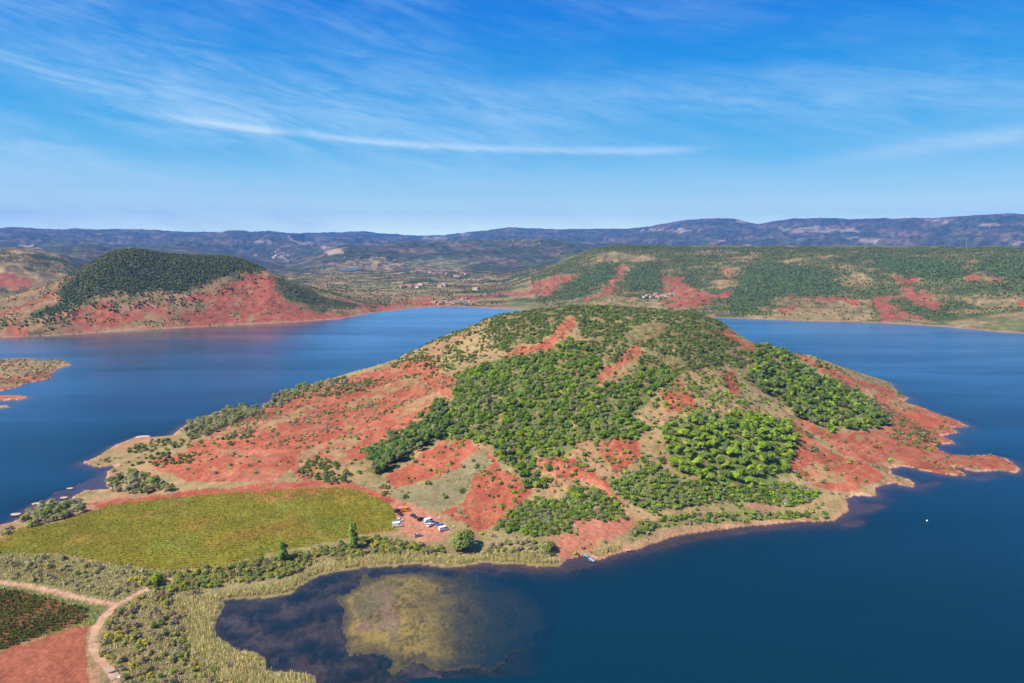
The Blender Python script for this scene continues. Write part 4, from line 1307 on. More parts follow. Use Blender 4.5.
add_stuff('hill_scrub', P_SAGE, hills[~hs_], rngP, 0.35, 1.25, keep=0.35, grow=1.5)
shore_t = np.concatenate([scatter([SHL[2], SHL[3]], 5.0, 36, 0.75), scatter([SHL[5]], 4.6, 37, 0.9), scatter([SHL[7]], 5.5, 38, 0.5)])
place_trees('shore_tree', P_SHORE, near_sort(shore_t)[:280], rngP, lambda *a_: ('grey-green low tree in the belt along the left shore of the peninsula', 'low trees along the left shore'), 'tree', 0.8, 1.6)
LINES = [[(220, 424), (262, 414), (282, 411), (282, 419), (250, 424), (222, 430)], [(226, 434), (240, 428), (258, 427), (258, 432), (240, 437)], [(312, 392), (345, 384), (396, 378), (398, 384), (350, 392), (314, 397)], [(350, 408), (392, 394), (394, 400), (356, 413)],
         [(362, 420), (384, 410), (417, 394), (418, 399), (390, 414), (366, 424)], [(285, 423), (330, 410), (345, 407), (345, 412), (320, 419), (290, 428)], [(265, 445), (300, 434), (340, 426), (342, 431), (305, 440), (268, 450)], [(420, 385), (445, 375), (448, 380), (424, 390)]]
ln = scatter(LINES, 3.0, 60, 0.62)
add_stuff('grey_scrub', P_SAGE, ln[::2], rngP, 0.5, 1.2, keep=0.5, grow=1.3)
add_stuff('hill_scrub', P_DARK, ln[1::2], rngP, 0.35, 0.8, keep=0.5, grow=1.3)
rp_ = scatter([[(862, 385), (885, 386), (905, 404), (940, 415), (968, 424), (955, 436), (935, 446), (900, 440), (878, 425), (870, 405)], [(880, 448), (935, 458), (1000, 466), (990, 470), (900, 470), (870, 462)]], 4.2, 61, lambda x, y, u, v: 0.6 * sstep(-0.05, 0.25, fbm(x / 18, y / 9, 3, 84)))
add_stuff('grey_scrub', P_SAGE, rp_[::3], rngP, 0.5, 1.2, keep=0.5, grow=1.3)
add_stuff('hill_scrub', P_SHRUB, rp_[1::3], rngP, 0.4, 1.0, keep=0.5, grow=1.3)
HALO = [(440, 380), (495, 345), (640, 350), (760, 365), (805, 430), (815, 490), (760, 505), (640, 520), (545, 530), (500, 510), (470, 470), (440, 470)]
halo = scatter([HALO], 2.9, 62, lambda x, y, u, v: 0.07 + 0.55 * sstep(-0.02, 0.22, fbm(x / 16, y / 16, 4, 82)), wob=9)
add_stuff('hill_scrub', P_SHRUB, halo[::2], rngP, 0.4, 1.1, keep=0.45, grow=1.35)
add_stuff('hill_scrub', P_DARK, halo[1::4], rngP, 0.35, 0.9, keep=0.45, grow=1.35)
add_stuff('grey_scrub', P_SAGE, halo[3::4], rngP, 0.4, 1.0, keep=0.45, grow=1.35)
low = scatter([HILL], 3.4, 26, lambda x, y, u, v: 0.35 * sstep(0.0, 0.3, fbm(x / 22, y / 22, 3, 94)))
add_stuff('low_scrub', P_SAGE, low, rngP, 0.25, 0.6, keep=0.12, grow=2.4)
isl_pts = scatter([[(-60, 357), (70, 360), (60, 368), (50, 378), (20, 384), (-60, 390)]], 5, 27, 0.5, region=(-800, -350, 600, 950))
add_stuff('grey_scrub', P_SAGE, isl_pts, rngP, 0.6, 1.5, keep=0.5, grow=1.4)


def single(name, P, u, v, s, lab, cat='tree', parts=True, slim=1.0, i=0):
    x, y, z = at(u, v)
    place_trees(name, [P[i]], [(x, y, z)], rngP, lambda *a: (lab, None), cat, s, s, parts, slim)


single('poplar_tree', P_POP, 283, 562, 1.5, 'slender upright green tree in the hedge beyond the narrow bay inlet')
single('poplar_tree', P_POP, 353, 549, 1.55, 'tall upright green tree in the hedge, the one nearer the parked vehicles', slim=1.1, i=1)
single('willow_tree', P_WIL, 464, 549, 1.55, 'large round pale green tree beside the parking area above the reeds')
single('willow_tree', P_WIL, 548, 552, 0.85, 'round yellow-green tree on the reed edge left of the boat beach', i=1)
single('leafy_tree', P_OAK, 157, 584, 1.7, 'small bright green tree at the upper end of the side track', i=2)
single('oak_tree', P_OAK, 477, 466, 0.8, 'lone grey-green tree on the pale gully between two red slopes', i=3)
for u, v, s, lab in ((384, 487, 1.2, 'round dark shrub above the vineyard corner, upper of two'), (385, 495, 1.3, 'round dark shrub above the vineyard corner, lower of two'), (406, 498, 1.35, 'round dark shrub just above the parked vehicles'),
                     (428, 484, 1.4, 'dark shrub in the middle of the pale meadow'), (462, 492, 1.2, 'dark shrub at the right edge of the pale meadow'), (451, 464, 0.9, 'small dark shrub below the diagonal pine belt'),
                     (231, 445, 1.5, 'dark green shrub on the left red slope above the eroded gully'), (335, 464, 1.3, 'dark shrub just right of the thicket on the left red slope'), (826, 470, 1.2, 'lone dark shrub on the red slope right of the pine grove'), (810, 437, 2.0, 'dark green bush at the top right corner of the pine grove')):
    single('shrub', P_DARK, u, v, s, lab, 'shrub', parts=False, i=rngP.integers(0, 8))


def bare_tree(u, v, s, lab, seed):
    rng = np.random.default_rng(seed)
    x, y, z = at(u, v)
    Vs, Fs, o = [], [], 0
    for k in range(26):
        a = rng.uniform(0, 6.28)
        l = rng.uniform(1.6, 3.6) * s
        sp = rng.uniform(0.15, 0.6)
        p0 = np.array((rng.normal() * 0.25, rng.normal() * 0.25, -0.1))
        p1 = p0 + np.array((math.cos(a) * sp * l * 0.4, math.sin(a) * sp * l * 0.4, l * 0.5))
        p2 = p1 + np.array((math.cos(a) * sp * l * 0.6, math.sin(a) * sp * l * 0.6, l * 0.45))
        vv, ff = tube([p0, p1, p2], 0.09 * s, 0.02 * s, 4)
        Vs.append(vv); Fs.append(ff + o); o += len(vv)
    me = mesh_arrays('bare_bush', np.concatenate(Vs), np.concatenate(Fs))
    b = link('bare_bush', me, mat=M_BARE)
    b.location = (x, y, z)
    tag(b, lab, 'bush')


M_BARE = plain('bleached wood', (0.36, 0.31, 0.25), 0.9)
bare_tree(184, 632, 1.3, 'pale leafless bush in the reeds near the head of the bay', 1)
bare_tree(230, 668, 1.25, 'pale leafless bush in the reeds nearest the photographer', 2)

# reeds, vines
def blades(pts, rng, h0, h1, w, per, cols, spread=0.5):
    n = len(pts) * per
    b = np.repeat(pts, per, 0) + np.c_[rng.normal(size=(n, 2)) * spread, np.full(n, -0.05)]
    a = rng.uniform(0, np.pi, n)
    h = rng.uniform(h0, h1, n)
    d = np.c_[np.cos(a), np.sin(a), np.zeros(n)] * w * rng.uniform(0.6, 1.3, n)[:, None]
    lean = np.c_[rng.normal(size=(n, 2)) * 0.22, np.ones(n)] * h[:, None]
    V = np.stack([b - d, b + d, b + d * 0.35 + lean, b - d * 0.35 + lean], 1)
    nr = np.c_[rng.normal(size=(n, 2)) * 0.35 + np.array(SUN_VEC[:2]) * 0.0, np.ones(n)]
    nr /= np.linalg.norm(nr, axis=1)[:, None]
    c = np.asarray(cols)[rng.integers(0, len(cols), n)] * rng.uniform(0.95, 1.3, n)[:, None]
    return V, nr, c


REED = [[(300, 700), (214, 678), (190, 650), (183, 625), (178, 610), (190, 598), (215, 597), (240, 590), (290, 581), (312, 568), (345, 561), (400, 553), (440, 558), (480, 556), (540, 556), (562, 562), (562, 570), (536, 569), (517, 566), (485, 565), (448, 570), (415, 566), (362, 570), (324, 576),
         (306, 584), (291, 596), (222, 602), (226, 606), (218, 621), (216, 635), (242, 653), (268, 659), (267, 673), (302, 674), (318, 690)], [(590, 552), (620, 545), (622, 553), (598, 562)]]
rp = scatter(REED, 1.0, 31, 0.93, region=(-140, 60, 190, 345), wob=1.5)
rp = rp[rp[:, 2] > 0.05]
V, nr, c = blades(rp, rngP, 1.1, 2.2, 0.09, 14, [(0.42, 0.34, 0.16), (0.38, 0.32, 0.16), (0.30, 0.29, 0.11), (0.44, 0.34, 0.12), (0.26, 0.26, 0.10)], 0.5)
tag(link('reeds', quad_mesh('reeds', V, nr, c)), 'straw coloured reeds ringing the weedy bay', 'reeds', kind='stuff')
gp = np.concatenate([scatter([STRIP, F1, F2], 1.2, 33, 0.75, region=(-260, 40, 190, 345)), scatter([VERGE], 1.4, 34, 0.5, region=(-260, -80, 190, 345)), scatter([BEACH], 1.6, 35, 0.25, region=(0, 220, 280, 420))])
gp = gp[~inpoly(*project(gp[:, 0], gp[:, 1], gp[:, 2]), VINE2)]
for p in PATHS:
    gp = gp[segdist(gp[:, 0], gp[:, 1], [at(*q)[:2] for q in p], False) > 2.4]
V, nr, c = blades(gp, rngP, 0.3, 1.0, 0.16, 8, [(0.23, 0.21, 0.08), (0.17, 0.18, 0.05), (0.28, 0.23, 0.11), (0.20, 0.19, 0.10)], 0.7)
tag(link('grass', quad_mesh('grass', V, nr, c)), 'rough dry grass along the tracks and hedges', 'grass', kind='stuff')


def vines(name, poly, ang, row, step, cols, per, size, hgt, lab, seed, prob):
    rng = np.random.default_rng(seed)
    a = rad(ang)
    s, t_ = np.meshgrid(np.arange(-400, 400, step), np.arange(-400, 400, row))
    s = s + rng.uniform(-0.3, 0.3, s.shape)
    t_ = t_ + rng.uniform(-0.12, 0.12, t_.shape)
    x = (s * math.cos(a) - t_ * math.sin(a)).ravel() - 120
    y = (s * math.sin(a) + t_ * math.cos(a)).ravel() + 300
    k = (np.hypot(x, y) < 560) & (y > 150)
    x, y = x[k], y[k]
    z = ground_z(x, y)
    u, v = project(x, y, z)
    pr = prob * (0.55 + 0.45 * sstep(-0.25, 0.1, fbm(x / 14, y / 14, 3, seed)))
    ok = inpoly(u + 1.5 * fbm(x / 8, y / 8, 2, 5), v, poly) & (z > 0.3) & (rng.uniform(size=x.shape) < pr)
    p = np.c_[x, y, z][ok]
    n = len(p) * per
    c = np.repeat(p, per, 0) + np.c_[rng.normal(size=(n, 2)) * 0.30, rng.uniform(0.25, hgt, n)]
    fn = rng.normal(size=(n, 3)) + (0, 0, 0.8)
    fn /= np.linalg.norm(fn, axis=1)[:, None]
    q = np.cross(fn, rng.normal(size=(n, 3)))
    q /= np.linalg.norm(q, axis=1)[:, None]
    w = np.cross(fn, q)
    sz = (size * rng.uniform(0.6, 1.2, n))[:, None]
    V = np.stack([c - q * sz, c - w * sz * 0.7, c + q * sz, c + w * sz * 0.7], 1)
    fnn = fn * 0.5 + np.array((0, 0, 0.7))
    fnn /= np.linalg.norm(fnn, axis=1)[:, None]
    big = fbm(c[:, 0] / 22, c[:, 1] / 22, 3, seed + 2)
    ci = np.clip(((big + 0.35) * 2.0 * len(cols)).astype(int) // 2 + rng.integers(-1, 2, n), 0, len(cols) - 1)
    col = np.asarray(cols)[ci] * rng.uniform(0.75, 1.25, n)[:, None]
    tag(link(name, quad_mesh(name, V, fnn, col)), lab, 'vines', kind='stuff')


vines('vines', VINE, 7, 2.4, 1.1, [(0.092, 0.116, 0.012), (0.112, 0.122, 0.012), (0.138, 0.128, 0.013), (0.165, 0.122, 0.014)], 8, 0.30, 0.8, 'yellowing vine rows of the large vineyard below the red slopes', 5, 0.9)
vines('vines', VINE2, 12, 2.0, 0.8, [(0.036, 0.050, 0.010), (0.046, 0.060, 0.012), (0.062, 0.062, 0.014)], 10, 0.40, 0.9, 'dark green vine rows on bare red soil beside the farm track', 6, 0.98)

# ---- far woods
def blob_protos(cols, seed, R_, H, n, size):
    return tree_protos('oak', cols, R_, H, n, size, 0.1, seed)


P_FAR = blob_protos([(0.050, 0.072, 0.022), (0.060, 0.082, 0.024), (0.044, 0.062, 0.020), (0.075, 0.088, 0.026)], 1000, 1.9, 2.9, 18, 1.7)
P_FARG = blob_protos([(0.060, 0.092, 0.034), (0.072, 0.102, 0.034), (0.052, 0.082, 0.034)], 1100, 1.9, 3.8, 18, 1.7)
P_FARO = blob_protos([(0.080, 0.098, 0.028), (0.100, 0.110, 0.034), (0.066, 0.088, 0.026)], 1200, 1.8, 2.2, 16, 1.6)
regL, regR = (-1300, -150, 1050, 1800), (60, 2300, 1250, 2750)
lf = np.concatenate([scatter([LHF], 3.7, 41, lambda x, y, u, v: 0.97 * sstep(-0.55, -0.35, fbm(x / 30, y / 30, 4, 90)), regL, 13, 2600, 1050), scatter([LHF2], 6.0, 42, 0.75, regL, 6, 2600, 1050)])
add_stuff('hill_woods', P_FAR, lf, rngP, 0.75, 1.3, keep=0.8, grow=1.0)
edge_l = scatter([[(u_, v_ + 9) for u_, v_ in LHF], [(u_ + 6, v_ + 16) for u_, v_ in LHF if v_ > 268]], 4.2, 64, lambda x, y, u, v: 0.10 + 0.6 * sstep(-0.05, 0.2, fbm(x / 26, y / 26, 4, 36)), regL, 12, 2600, 1050)
add_stuff('hill_woods', P_FAR, edge_l, rngP, 0.5, 1.1, keep=0.8)
ls = scatter([[(-60, 345), (-60, 300), (60, 280), (260, 265), (390, 305), (380, 312), (200, 328), (0, 338)]], 11, 43, lambda x, y, u, v: 0.65 * sstep(-0.05, 0.25, fbm(x / 50, y / 50, 4, 95)), regL, 3, 2600, 1050)
add_stuff('hill_woods', P_FARO, scatter([[(-60, 345), (-60, 300), (60, 280), (260, 265), (390, 305), (380, 312), (200, 328), (0, 338)]], 4.5, 63, lambda x, y, u, v: 0.04 + 0.85 * sstep(0.06, 0.22, fbm(x / 38, y / 30, 4, 42)), regL, 3, 2600, 1050), rngP, 0.4, 0.9, keep=0.6)
add_stuff('hill_woods', P_FAR, ls, rngP, 0.45, 0.9, keep=0.6, grow=1.1)
add_stuff('hill_woods', P_FAR, scatter([[(20, 328), (28, 318), (60, 310), (80, 309), (76, 316), (40, 322)], [(0, 330), (0, 318), (16, 318), (14, 328)], [(165, 300), (185, 298), (188, 308), (172, 306)], [(165, 312), (175, 311), (174, 316)]], 6, 44, 0.8, regL, 3, 2600, 1050), rngP, 0.7, 1.1, keep=0.7)
pine_far = scatter(F_PINE, 4.4, 45, lambda x, y, u, v: 0.95 * sstep(-0.4, -0.2, fbm(x / 40, y / 40, 3, 86)), regR, 16, 2700, 1250)
add_stuff('plateau_woods', P_FARG, pine_far, rngP, 0.75, 1.2, keep=0.6)


def plat_prob(x, y, u, v):
    bare = np.zeros(x.shape, bool)
    for p in F_RED + F_TAN:
        bare |= inpoly(u, v, p)
    pr = 0.80 * sstep(-0.28, 0.10, 0.7 * fbm(x / 90, y / 45, 4, 96) + 0.6 * fbm(x / 140, y / 20, 3, 39))
    return np.where(bare, 0.16 * (fbm(x / 30, y / 30, 3, 97) > 0), pr)


mix = scatter([[(500, 292), (530, 276), (560, 264), (590, 250), (620, 240), (1100, 244), (1100, 336), (1000, 331), (940, 325), (720, 316), (640, 312), (560, 310)]], 5.0, 46, plat_prob, regR, 3, 2700, 1250)
hm = rngP.uniform(size=len(mix)) < 0.4
add_stuff('plateau_woods', P_FAR, mix[hm], rngP, 0.7, 1.2, keep=0.6)
add_stuff('plateau_woods', P_FARO, mix[~hm], rngP, 0.7, 1.2, keep=0.6)
top = scatter([[(600, 242), (1100, 242), (1100, 253), (600, 252)]], 9.0, 47, 0.7, regR, 1, 2700, 2100)
add_stuff('plateau_woods', P_FAR, top, rngP, 0.7, 1.2, keep=0.6)
val = scatter([[(270, 290), (300, 272), (560, 262), (520, 285), (500, 305), (380, 307), (330, 296)]], 12, 48, lambda x, y, u, v: 0.9 * sstep(-0.15, 0.15, fbm(x / 110, y / 110, 4, 98)), (-1100, 500, 1500, 3300), 3, 3400, 1500)
far_l = scatter([[(-120, 253), (0, 253), (48, 255), (84, 266), (74, 282), (44, 278), (24, 262), (4, 262), (-120, 266)], [(30, 290), (44, 280), (74, 283), (60, 290)]], 9, 49, 0.85, (-2700, -1300, 1800, 2600), 4, 3000, 2000)
add_stuff('valley_woods', P_FAR, far_l, rngP, 0.8, 1.4, keep=0.5, grow=1.2)
add_stuff('valley_woods', P_FAR, val, rngP, 0.8, 1.5, keep=0.4, grow=1.3)

LAB = {'pine_woods': 'remaining pines in the groves on the hill', 'oak_woods': 'unbroken holm oak wood high on the middle of the hill', 'autumn_scrub': 'mixed yellow-green scrub of hedges and thickets', 'grey_scrub': 'grey-green low scrub on rough ground near the water',
       'hill_scrub': 'dark scrub scattered over the upper red hill', 'low_scrub': 'tiny dry tufts dotted over the bare slopes', 'hill_woods': 'dark wood covering the hill beyond the left arm of the lake', 'plateau_woods': 'patchy woods on the long plateau beyond the lake', 'valley_woods': 'scattered far trees in the valley behind the lake'}
for nm, parts_ in STUFF.items():
    me = quad_mesh(nm, np.concatenate([p[0] for p in parts_]), np.concatenate([p[1] for p in parts_]), np.concatenate([p[2] for p in parts_]))
    tag(link(nm, me), LAB[nm], 'woods' if 'woods' in nm else 'scrub', kind='stuff')
    print(nm, len(me.polygons))

# ------------------------------------------------------------------ built things
def prism(name, prof, w, mat, parent=None, bevel=0.0, yoff=0.0):
    """side profile (x,z) extruded across y"""
    bm = bmesh.new()
    a = [bm.verts.new((x, yoff - w / 2, z)) for x, z in prof]
    b = [bm.verts.new((x, yoff + w / 2, z)) for x, z in prof]
    n = len(prof)
    bm.faces.new(a[::-1]) if True else None
    bm.faces.new(b)
    for i in range(n):
        bm.faces.new((a[i], a[(i + 1) % n], b[(i + 1) % n], b[i]))
    bmesh.ops.recalc_face_normals(bm, faces=bm.faces)
    if bevel:
        bmesh.ops.bevel(bm, geom=list(bm.edges), offset=bevel, segments=2, affect='EDGES', clamp_overlap=True)
    me = bpy.data.meshes.new(name)
    bm.to_mesh(me)
    bm.free()
    return link(name, me, parent, mat)


def boxes(name, bx, mat, parent=None, bevel=0.0):
    bm = bmesh.new()
    for (cx, cy, cz, sx, sy, sz) in bx:
        r = bmesh.ops.create_cube(bm, size=1.0)
        for v in r['verts']:
            v.co = (v.co.x * sx + cx, v.co.y * sy + cy, v.co.z * sz + cz)
    if bevel:
        bmesh.ops.bevel(bm, geom=list(bm.edges), offset=bevel, segments=2, affect='EDGES')
    me = bpy.data.meshes.new(name)
    bm.to_mesh(me)
    bm.free()
    return link(name, me, parent, mat)


M_GLASS = plain('car glass', (0.02, 0.025, 0.03), 0.08, spec=0.6, vary=0.02)
M_TYRE = plain('tyre', (0.02, 0.02, 0.02), 0.9)
M_RIM = plain('rim', (0.45, 0.45, 0.46), 0.35, 0.8)
M_LAMP = plain('lamp glass', (0.7, 0.7, 0.68), 0.2)
PAINT = {}


def paint(c):
    if c not in PAINT:
        PAINT[c] = plain('car paint', c, 0.28, 0.0, 0.6, 0.04, 1.0)
    return PAINT[c]


def wheel(parent, x, y, r=0.32):
    bm = bmesh.new()
    bmesh.ops.create_cone(bm, cap_ends=True, segments=18, radius1=r, radius2=r, depth=0.2)
    bmesh.ops.rotate(bm, verts=bm.verts, cent=(0, 0, 0), matrix=__import__('mathutils').Matrix.Rotation(math.pi / 2, 3, 'X'))
    me = bpy.data.meshes.new('wheel'); bm.to_mesh(me); bm.free()
    w = link('wheel', me, parent, M_TYRE)
    w.location = (x, y, r)
    bm = bmesh.new()
    bmesh.ops.create_cone(bm, cap_ends=True, segments=14, radius1=r * 0.62, radius2=r * 0.62, depth=0.03)
    bmesh.ops.rotate(bm, verts=bm.verts, cent=(0, 0, 0), matrix=__import__('mathutils').Matrix.Rotation(math.pi / 2, 3, 'X'))
    me = bpy.data.meshes.new('rim'); bm.to_mesh(me); bm.free()
    q = link('rim', me, w, M_RIM)
    q.location = (0, math.copysign(0.105, y), 0)


def car(kind, c, p1, p2, label, group='vehicles parked on the red lot'):
    """stands between two photo points: tail and nose"""
    a, b = Vector(at(*p1)), Vector(at(*p2))
    mid = (a + b) / 2
    z = float(ground_z(np.array(mid.x), np.array(mid.y)))
    o = link('parked_' + kind, None)
    o.location = (mid.x, mid.y, z + 0.02)
    d = b - a
    o.rotation_euler = (0, 0, math.atan2(d.y, d.x))
    if kind == 'van':
        L, W, H = 5.2, 1.98, 2.3
        body = [(-2.6, 0.35), (2.55, 0.35), (2.6, 0.85), (1.95, 1.1), (1.35, 2.2), (1.1, 2.3), (-2.5, 2.3), (-2.6, 2.1)]
        side = [(0.35, 1.25), (1.62, 1.25), (1.22, 2.0), (0.35, 2.0)]
        ws = [(1.99, 1.13), (1.97, 1.10), (1.37, 2.16), (1.39, 2.19)]
        back = None
        wx = 1.65
    else:
        L, W, H = 4.3, 1.78, 1.48
        body = [(-2.1, 0.28), (2.1, 0.28), (2.15, 0.65), (1.95, 0.83), (1.05, 0.97), (0.40, 1.42), (-0.2, 1.48), (-1.25, 1.42), (-1.95, 0.98), (-2.12, 0.85)]
        side = [(-1.70, 1.02), (0.88, 1.0), (0.34, 1.36), (-0.2, 1.41), (-1.18, 1.36)]
        ws = [(1.03, 1.02), (1.05, 0.985), (0.41, 1.425), (0.39, 1.46)]
        back = [(-1.9, 1.03), (-1.93, 1.01), (-1.27, 1.425), (-1.24, 1.45)]
        wx = 1.3
    prism('body', body, W, paint(c), o, 0.06)
    sw = prism('side_windows', side, W + 0.02, M_GLASS, o)
    prism('windscreen', [(x + 0.02, zz + 0.012) for x, zz in ws], W * 0.84, M_GLASS, o)
    if back:
        prism('rear_window', [(x - 0.02, zz + 0.012) for x, zz in back], W * 0.8, M_GLASS, o)
    for sx in (-1, 1):
        for sy in (-1, 1):
            wheel(o, sx * wx, sy * (W / 2 - 0.07), 0.34 if kind == 'van' else 0.31)
    for sy in (-1, 1):
        boxes('headlight', [(L / 2 - 0.03, sy * W * 0.36, 0.68, 0.1, 0.34, 0.16)], M_LAMP, o, 0.02)
    tag(o, label, 'van' if kind == 'van' else 'car', group)


WHITE, SILVER, BLACK, NAVY, MAROON, ORANGE = (0.80, 0.80, 0.79), (0.50, 0.53, 0.55), (0.012, 0.012, 0.014), (0.03, 0.05, 0.10), (0.07, 0.02, 0.028), (0.75, 0.24, 0.02)
car('car', (0.05, 0.035, 0.06), (395.5, 512.5), (399.5, 510.8), 'small dark purple car, first in the left row at the vineyard corner')
car('car', MAROON, (398.3, 513.5), (402.2, 516.6), 'dark maroon car parked askew at the vineyard edge, behind the silver car')
car('car', SILVER, (396.3, 521.5), (402.6, 521.0), 'silver car parked at the vineyard edge, next to the white van')
car('van', WHITE, (393.6, 526.8), (401.5, 526.2), 'white van parked against the vineyard, nearest the hedge')
car('van', ORANGE, (402.8, 511.6), (408.6, 510.8), 'orange van parked alone at the top of the red lot')
car('car', NAVY, (410.5, 515.6), (416.6, 518.6), 'dark blue car parked below the orange van')
car('car', BLACK, (418.3, 521.4), (423.8, 519.4), 'black car parked between the dark blue car and the white cars')
car('car', SILVER, (424.0, 523.0), (428.0, 525.4), 'silver car tucked beside the black car')
car('van', WHITE, (426.2, 523.4), (431.6, 521.6), 'white van in the middle of the right row')
car('car', WHITE, (428.0, 527.2), (433.0, 524.8), 'white car in the middle of the right row, nearer the lake')
car('car', (0.08, 0.14, 0.32), (433.8, 523.8), (439.2, 525.8), 'blue car in the right row, beside the white cars')
car('car', (0.14, 0.20, 0.34), (438.4, 525.6), (444.0, 527.6), 'grey-blue car at the right end of the row')
car('van', WHITE, (440.0, 531.6), (447.4, 529.6), 'white van at the right end of the lot, beside the grey-blue car')
car('car', (0.30, 0.32, 0.34), (415.5, 537.0), (421.0, 535.8), 'grey car half hidden by the hedge at the lower edge of the lot')

# post by the lot, boats, buoy, rocks, culvert
M_WOOD = plain('weathered wood', (0.30, 0.23, 0.17), 0.85)
M_WHITE = plain('white paint', (0.8, 0.8, 0.8), 0.5)
x, y, z = at(439.5, 521)
o = link('sign_post', None)
o.location = (x, y, z)
boxes('post', [(0, 0, 1.1, 0.12, 0.12, 2.2)], M_WOOD, o)
boxes('board', [(0, -0.09, 1.85, 0.9, 0.05, 0.7)], M_WHITE, o, 0.01)
tag(o, 'small white notice board on a post behind the parked cars', 'sign')


def boat(u, v, ang, c1, c2, label):
    x, y, _ = at(u, v, True)
    o = link('rowing_boat', None)
    o.location = (x, y, 0.0)
    o.rotation_euler = (0, 0, ang)
    n, ks = 13, 9
    L, B, D = 4.6, 0.95, 0.5
    V_, F_ = [], []
    for i in range(n):
        s = i / (n - 1) * 2 - 1
        b = B * max(0.04, (1 - abs(s) ** 2.4)) * (1.0 if s > 0 else 1.0)
        for j in range(ks):
            g = math.pi * j / (ks - 1)
            V_.append((s * L / 2, -b * math.cos(g) / 1, 0.38 + 0.12 * s * s - D * math.sin(g) * (1 - 0.45 * s * s)))
    for i in range(n - 1):
        for j in range(ks - 1):
            F_.append((i * ks + j, i * ks + j + 1, (i + 1) * ks + j + 1, (i + 1) * ks + j))
    me = mesh_arrays('hull', np.array(V_), np.array(F_))
    h = link('hull', me, o, plain('boat paint', c1, 0.35))
    sm = h.modifiers.new('solid', 'SOLIDIFY')
    sm.thickness = 0.05
    for sx in (-1.1, 0.1, 1.2):
        boxes('seat', [(sx, 0, 0.26, 0.34, 1.5 * (1 - abs(sx) / 4), 0.05)], plain('boat seat', c2, 0.5), o)
    boxes('deck', [(1.85, 0, 0.40, 0.6, 0.55, 0.04)], plain('boat deck', c2, 0.4), o)
    tag(o, label, 'boat', 'boats moored at the small beach')


def heading(p1, p2):
    a, b = at(*p1, True), at(*p2, True)
    return math.atan2(b[1] - a[1], b[0] - a[0])


hd_ = heading((584, 555), (593, 561.5))
boat(585.5, 556.2, hd_, (0.06, 0.38, 0.48), (0.10, 0.45, 0.55), 'turquoise boat at the small beach, the one touching the shore')
boat(591.2, 560.6, hd_, (0.10, 0.28, 0.62), (0.75, 0.76, 0.78), 'blue and white boat off the small beach, farther from the sand')
x, y, _ = at(927, 521, True)
o = link('buoy', None)
o.location = (x, y, 0)
bm = bmesh.new()
bmesh.ops.create_uvsphere(bm, u_segments=20, v_segments=12, radius=0.45)
for v_ in bm.verts:
    v_.co.z = v_.co.z * 0.8 + 0.12
me = bpy.data.meshes.new('float'); bm.to_mesh(me); bm.free()
link('float', me, o, M_WHITE)
bm = bmesh.new()
bmesh.ops.create_cone(bm, cap_ends=True, segments=14, radius1=0.2, radius2=0.1, depth=0.5)
bmesh.ops.translate(bm, verts=bm.verts, vec=(0, 0, 0.68))
me = bpy.data.meshes.new('marker'); bm.to_mesh(me); bm.free()
link('marker', me, o, plain('buoy marker', (0.65, 0.62, 0.5), 0.5))
tag(o, 'small white buoy floating alone on the open water', 'buoy')


def rock(u, v, s, c, label, seed, cat='rock', water=False):
    x, y, z = at(u, v, water)
    bm = bmesh.new()
    bmesh.ops.create_icosphere(bm, subdivisions=3, radius=1.0)
    co = np.array([q.co[:] for q in bm.verts])
    d = 1 + 0.35 * fbm(co[:, 0] * 1.3 + seed, co[:, 1] * 1.3 + co[:, 2], 3, seed) + 0.15 * np.sign(co[:, 2])
    for q, k in zip(bm.verts, d):
        q.co = Vector((q.co.x * s[0] * k, q.co.y * s[1] * k, q.co.z * s[2] * k + s[2] * 0.35))
    me = bpy.data.meshes.new('rock'); bm.to_mesh(me); bm.free()
    o = link('rock', me, mat=plain('rock', c, 0.9, vary=0.3, scale=1.5))
    o.location = (x, y, z)
    tag(o, label, cat)


rock(628, 551, (1.5, 0.8, 0.6), (0.5, 0.28, 0.2), 'pinkish rock at the waterline right of the two boats', 1, water=True)
rock(454, 527, (0.8, 0.6, 0.5), (0.5, 0.36, 0.3), 'pale rock between the parking lot and the big round tree', 2)
rock(120.5, 678, (0.75, 0.7, 0.6), (0.62, 0.61, 0.60), 'grey-white boulder beside the pale track at the culvert', 3)
for i, (u, v, w, lab) in enumerate(((70, 488.8, 1.8, 'flat pale rock islet off the left shore, farther out'), (38, 504, 3.0, 'pale rock shelf in front of the bushes on the left shore'), (16, 514.5, 2.4, 'pale rock shelf at the left shore nearest the vineyard tip'), (64, 498, 2.0, 'pale rock ledge at the left shore between bushes and point'), (143, 437, 5.0, 'long pale rock ledge off the north side of the left point'))):
    rock(u, v, (w, w * 0.7, 0.35), (0.5, 0.34, 0.25), lab, 10 + i, water=True)

a, b = Vector(at(107, 667)), Vector(at(116, 679))
o = link('culvert', None)
mid = (a + b) / 2
o.location = (mid.x, mid.y, mid.z)
dv = b - a
o.rotation_euler = (0, 0, math.atan2(dv.y, dv.x))
Lb = dv.length
M_CONC = plain('old concrete', (0.40, 0.27, 0.20), 0.9, vary=0.2, scale=1.2)
M_PIT = plain('ditch mud', (0.05, 0.035, 0.03), 0.95)
boxes('deck', [(-0.25 * Lb, 0, 0.10, 0.42 * Lb, 3.0, 0.16), (0.30 * Lb, 0, 0.10, 0.40 * Lb, 3.0, 0.16)], M_CONC, o, 0.03)
boxes('drain', [(0.03 * Lb, 0, 0.03, 0.16 * Lb, 4.6, 0.10)], M_PIT, o)
for sx in (-0.46, 0.52):
    boxes('kerb', [(sx * Lb, 0, 0.12, 0.16, 3.2, 0.2)], M_CONC, o, 0.03)
tag(o, 'small concrete culvert slab with a dark drain across the pale track', 'culvert')

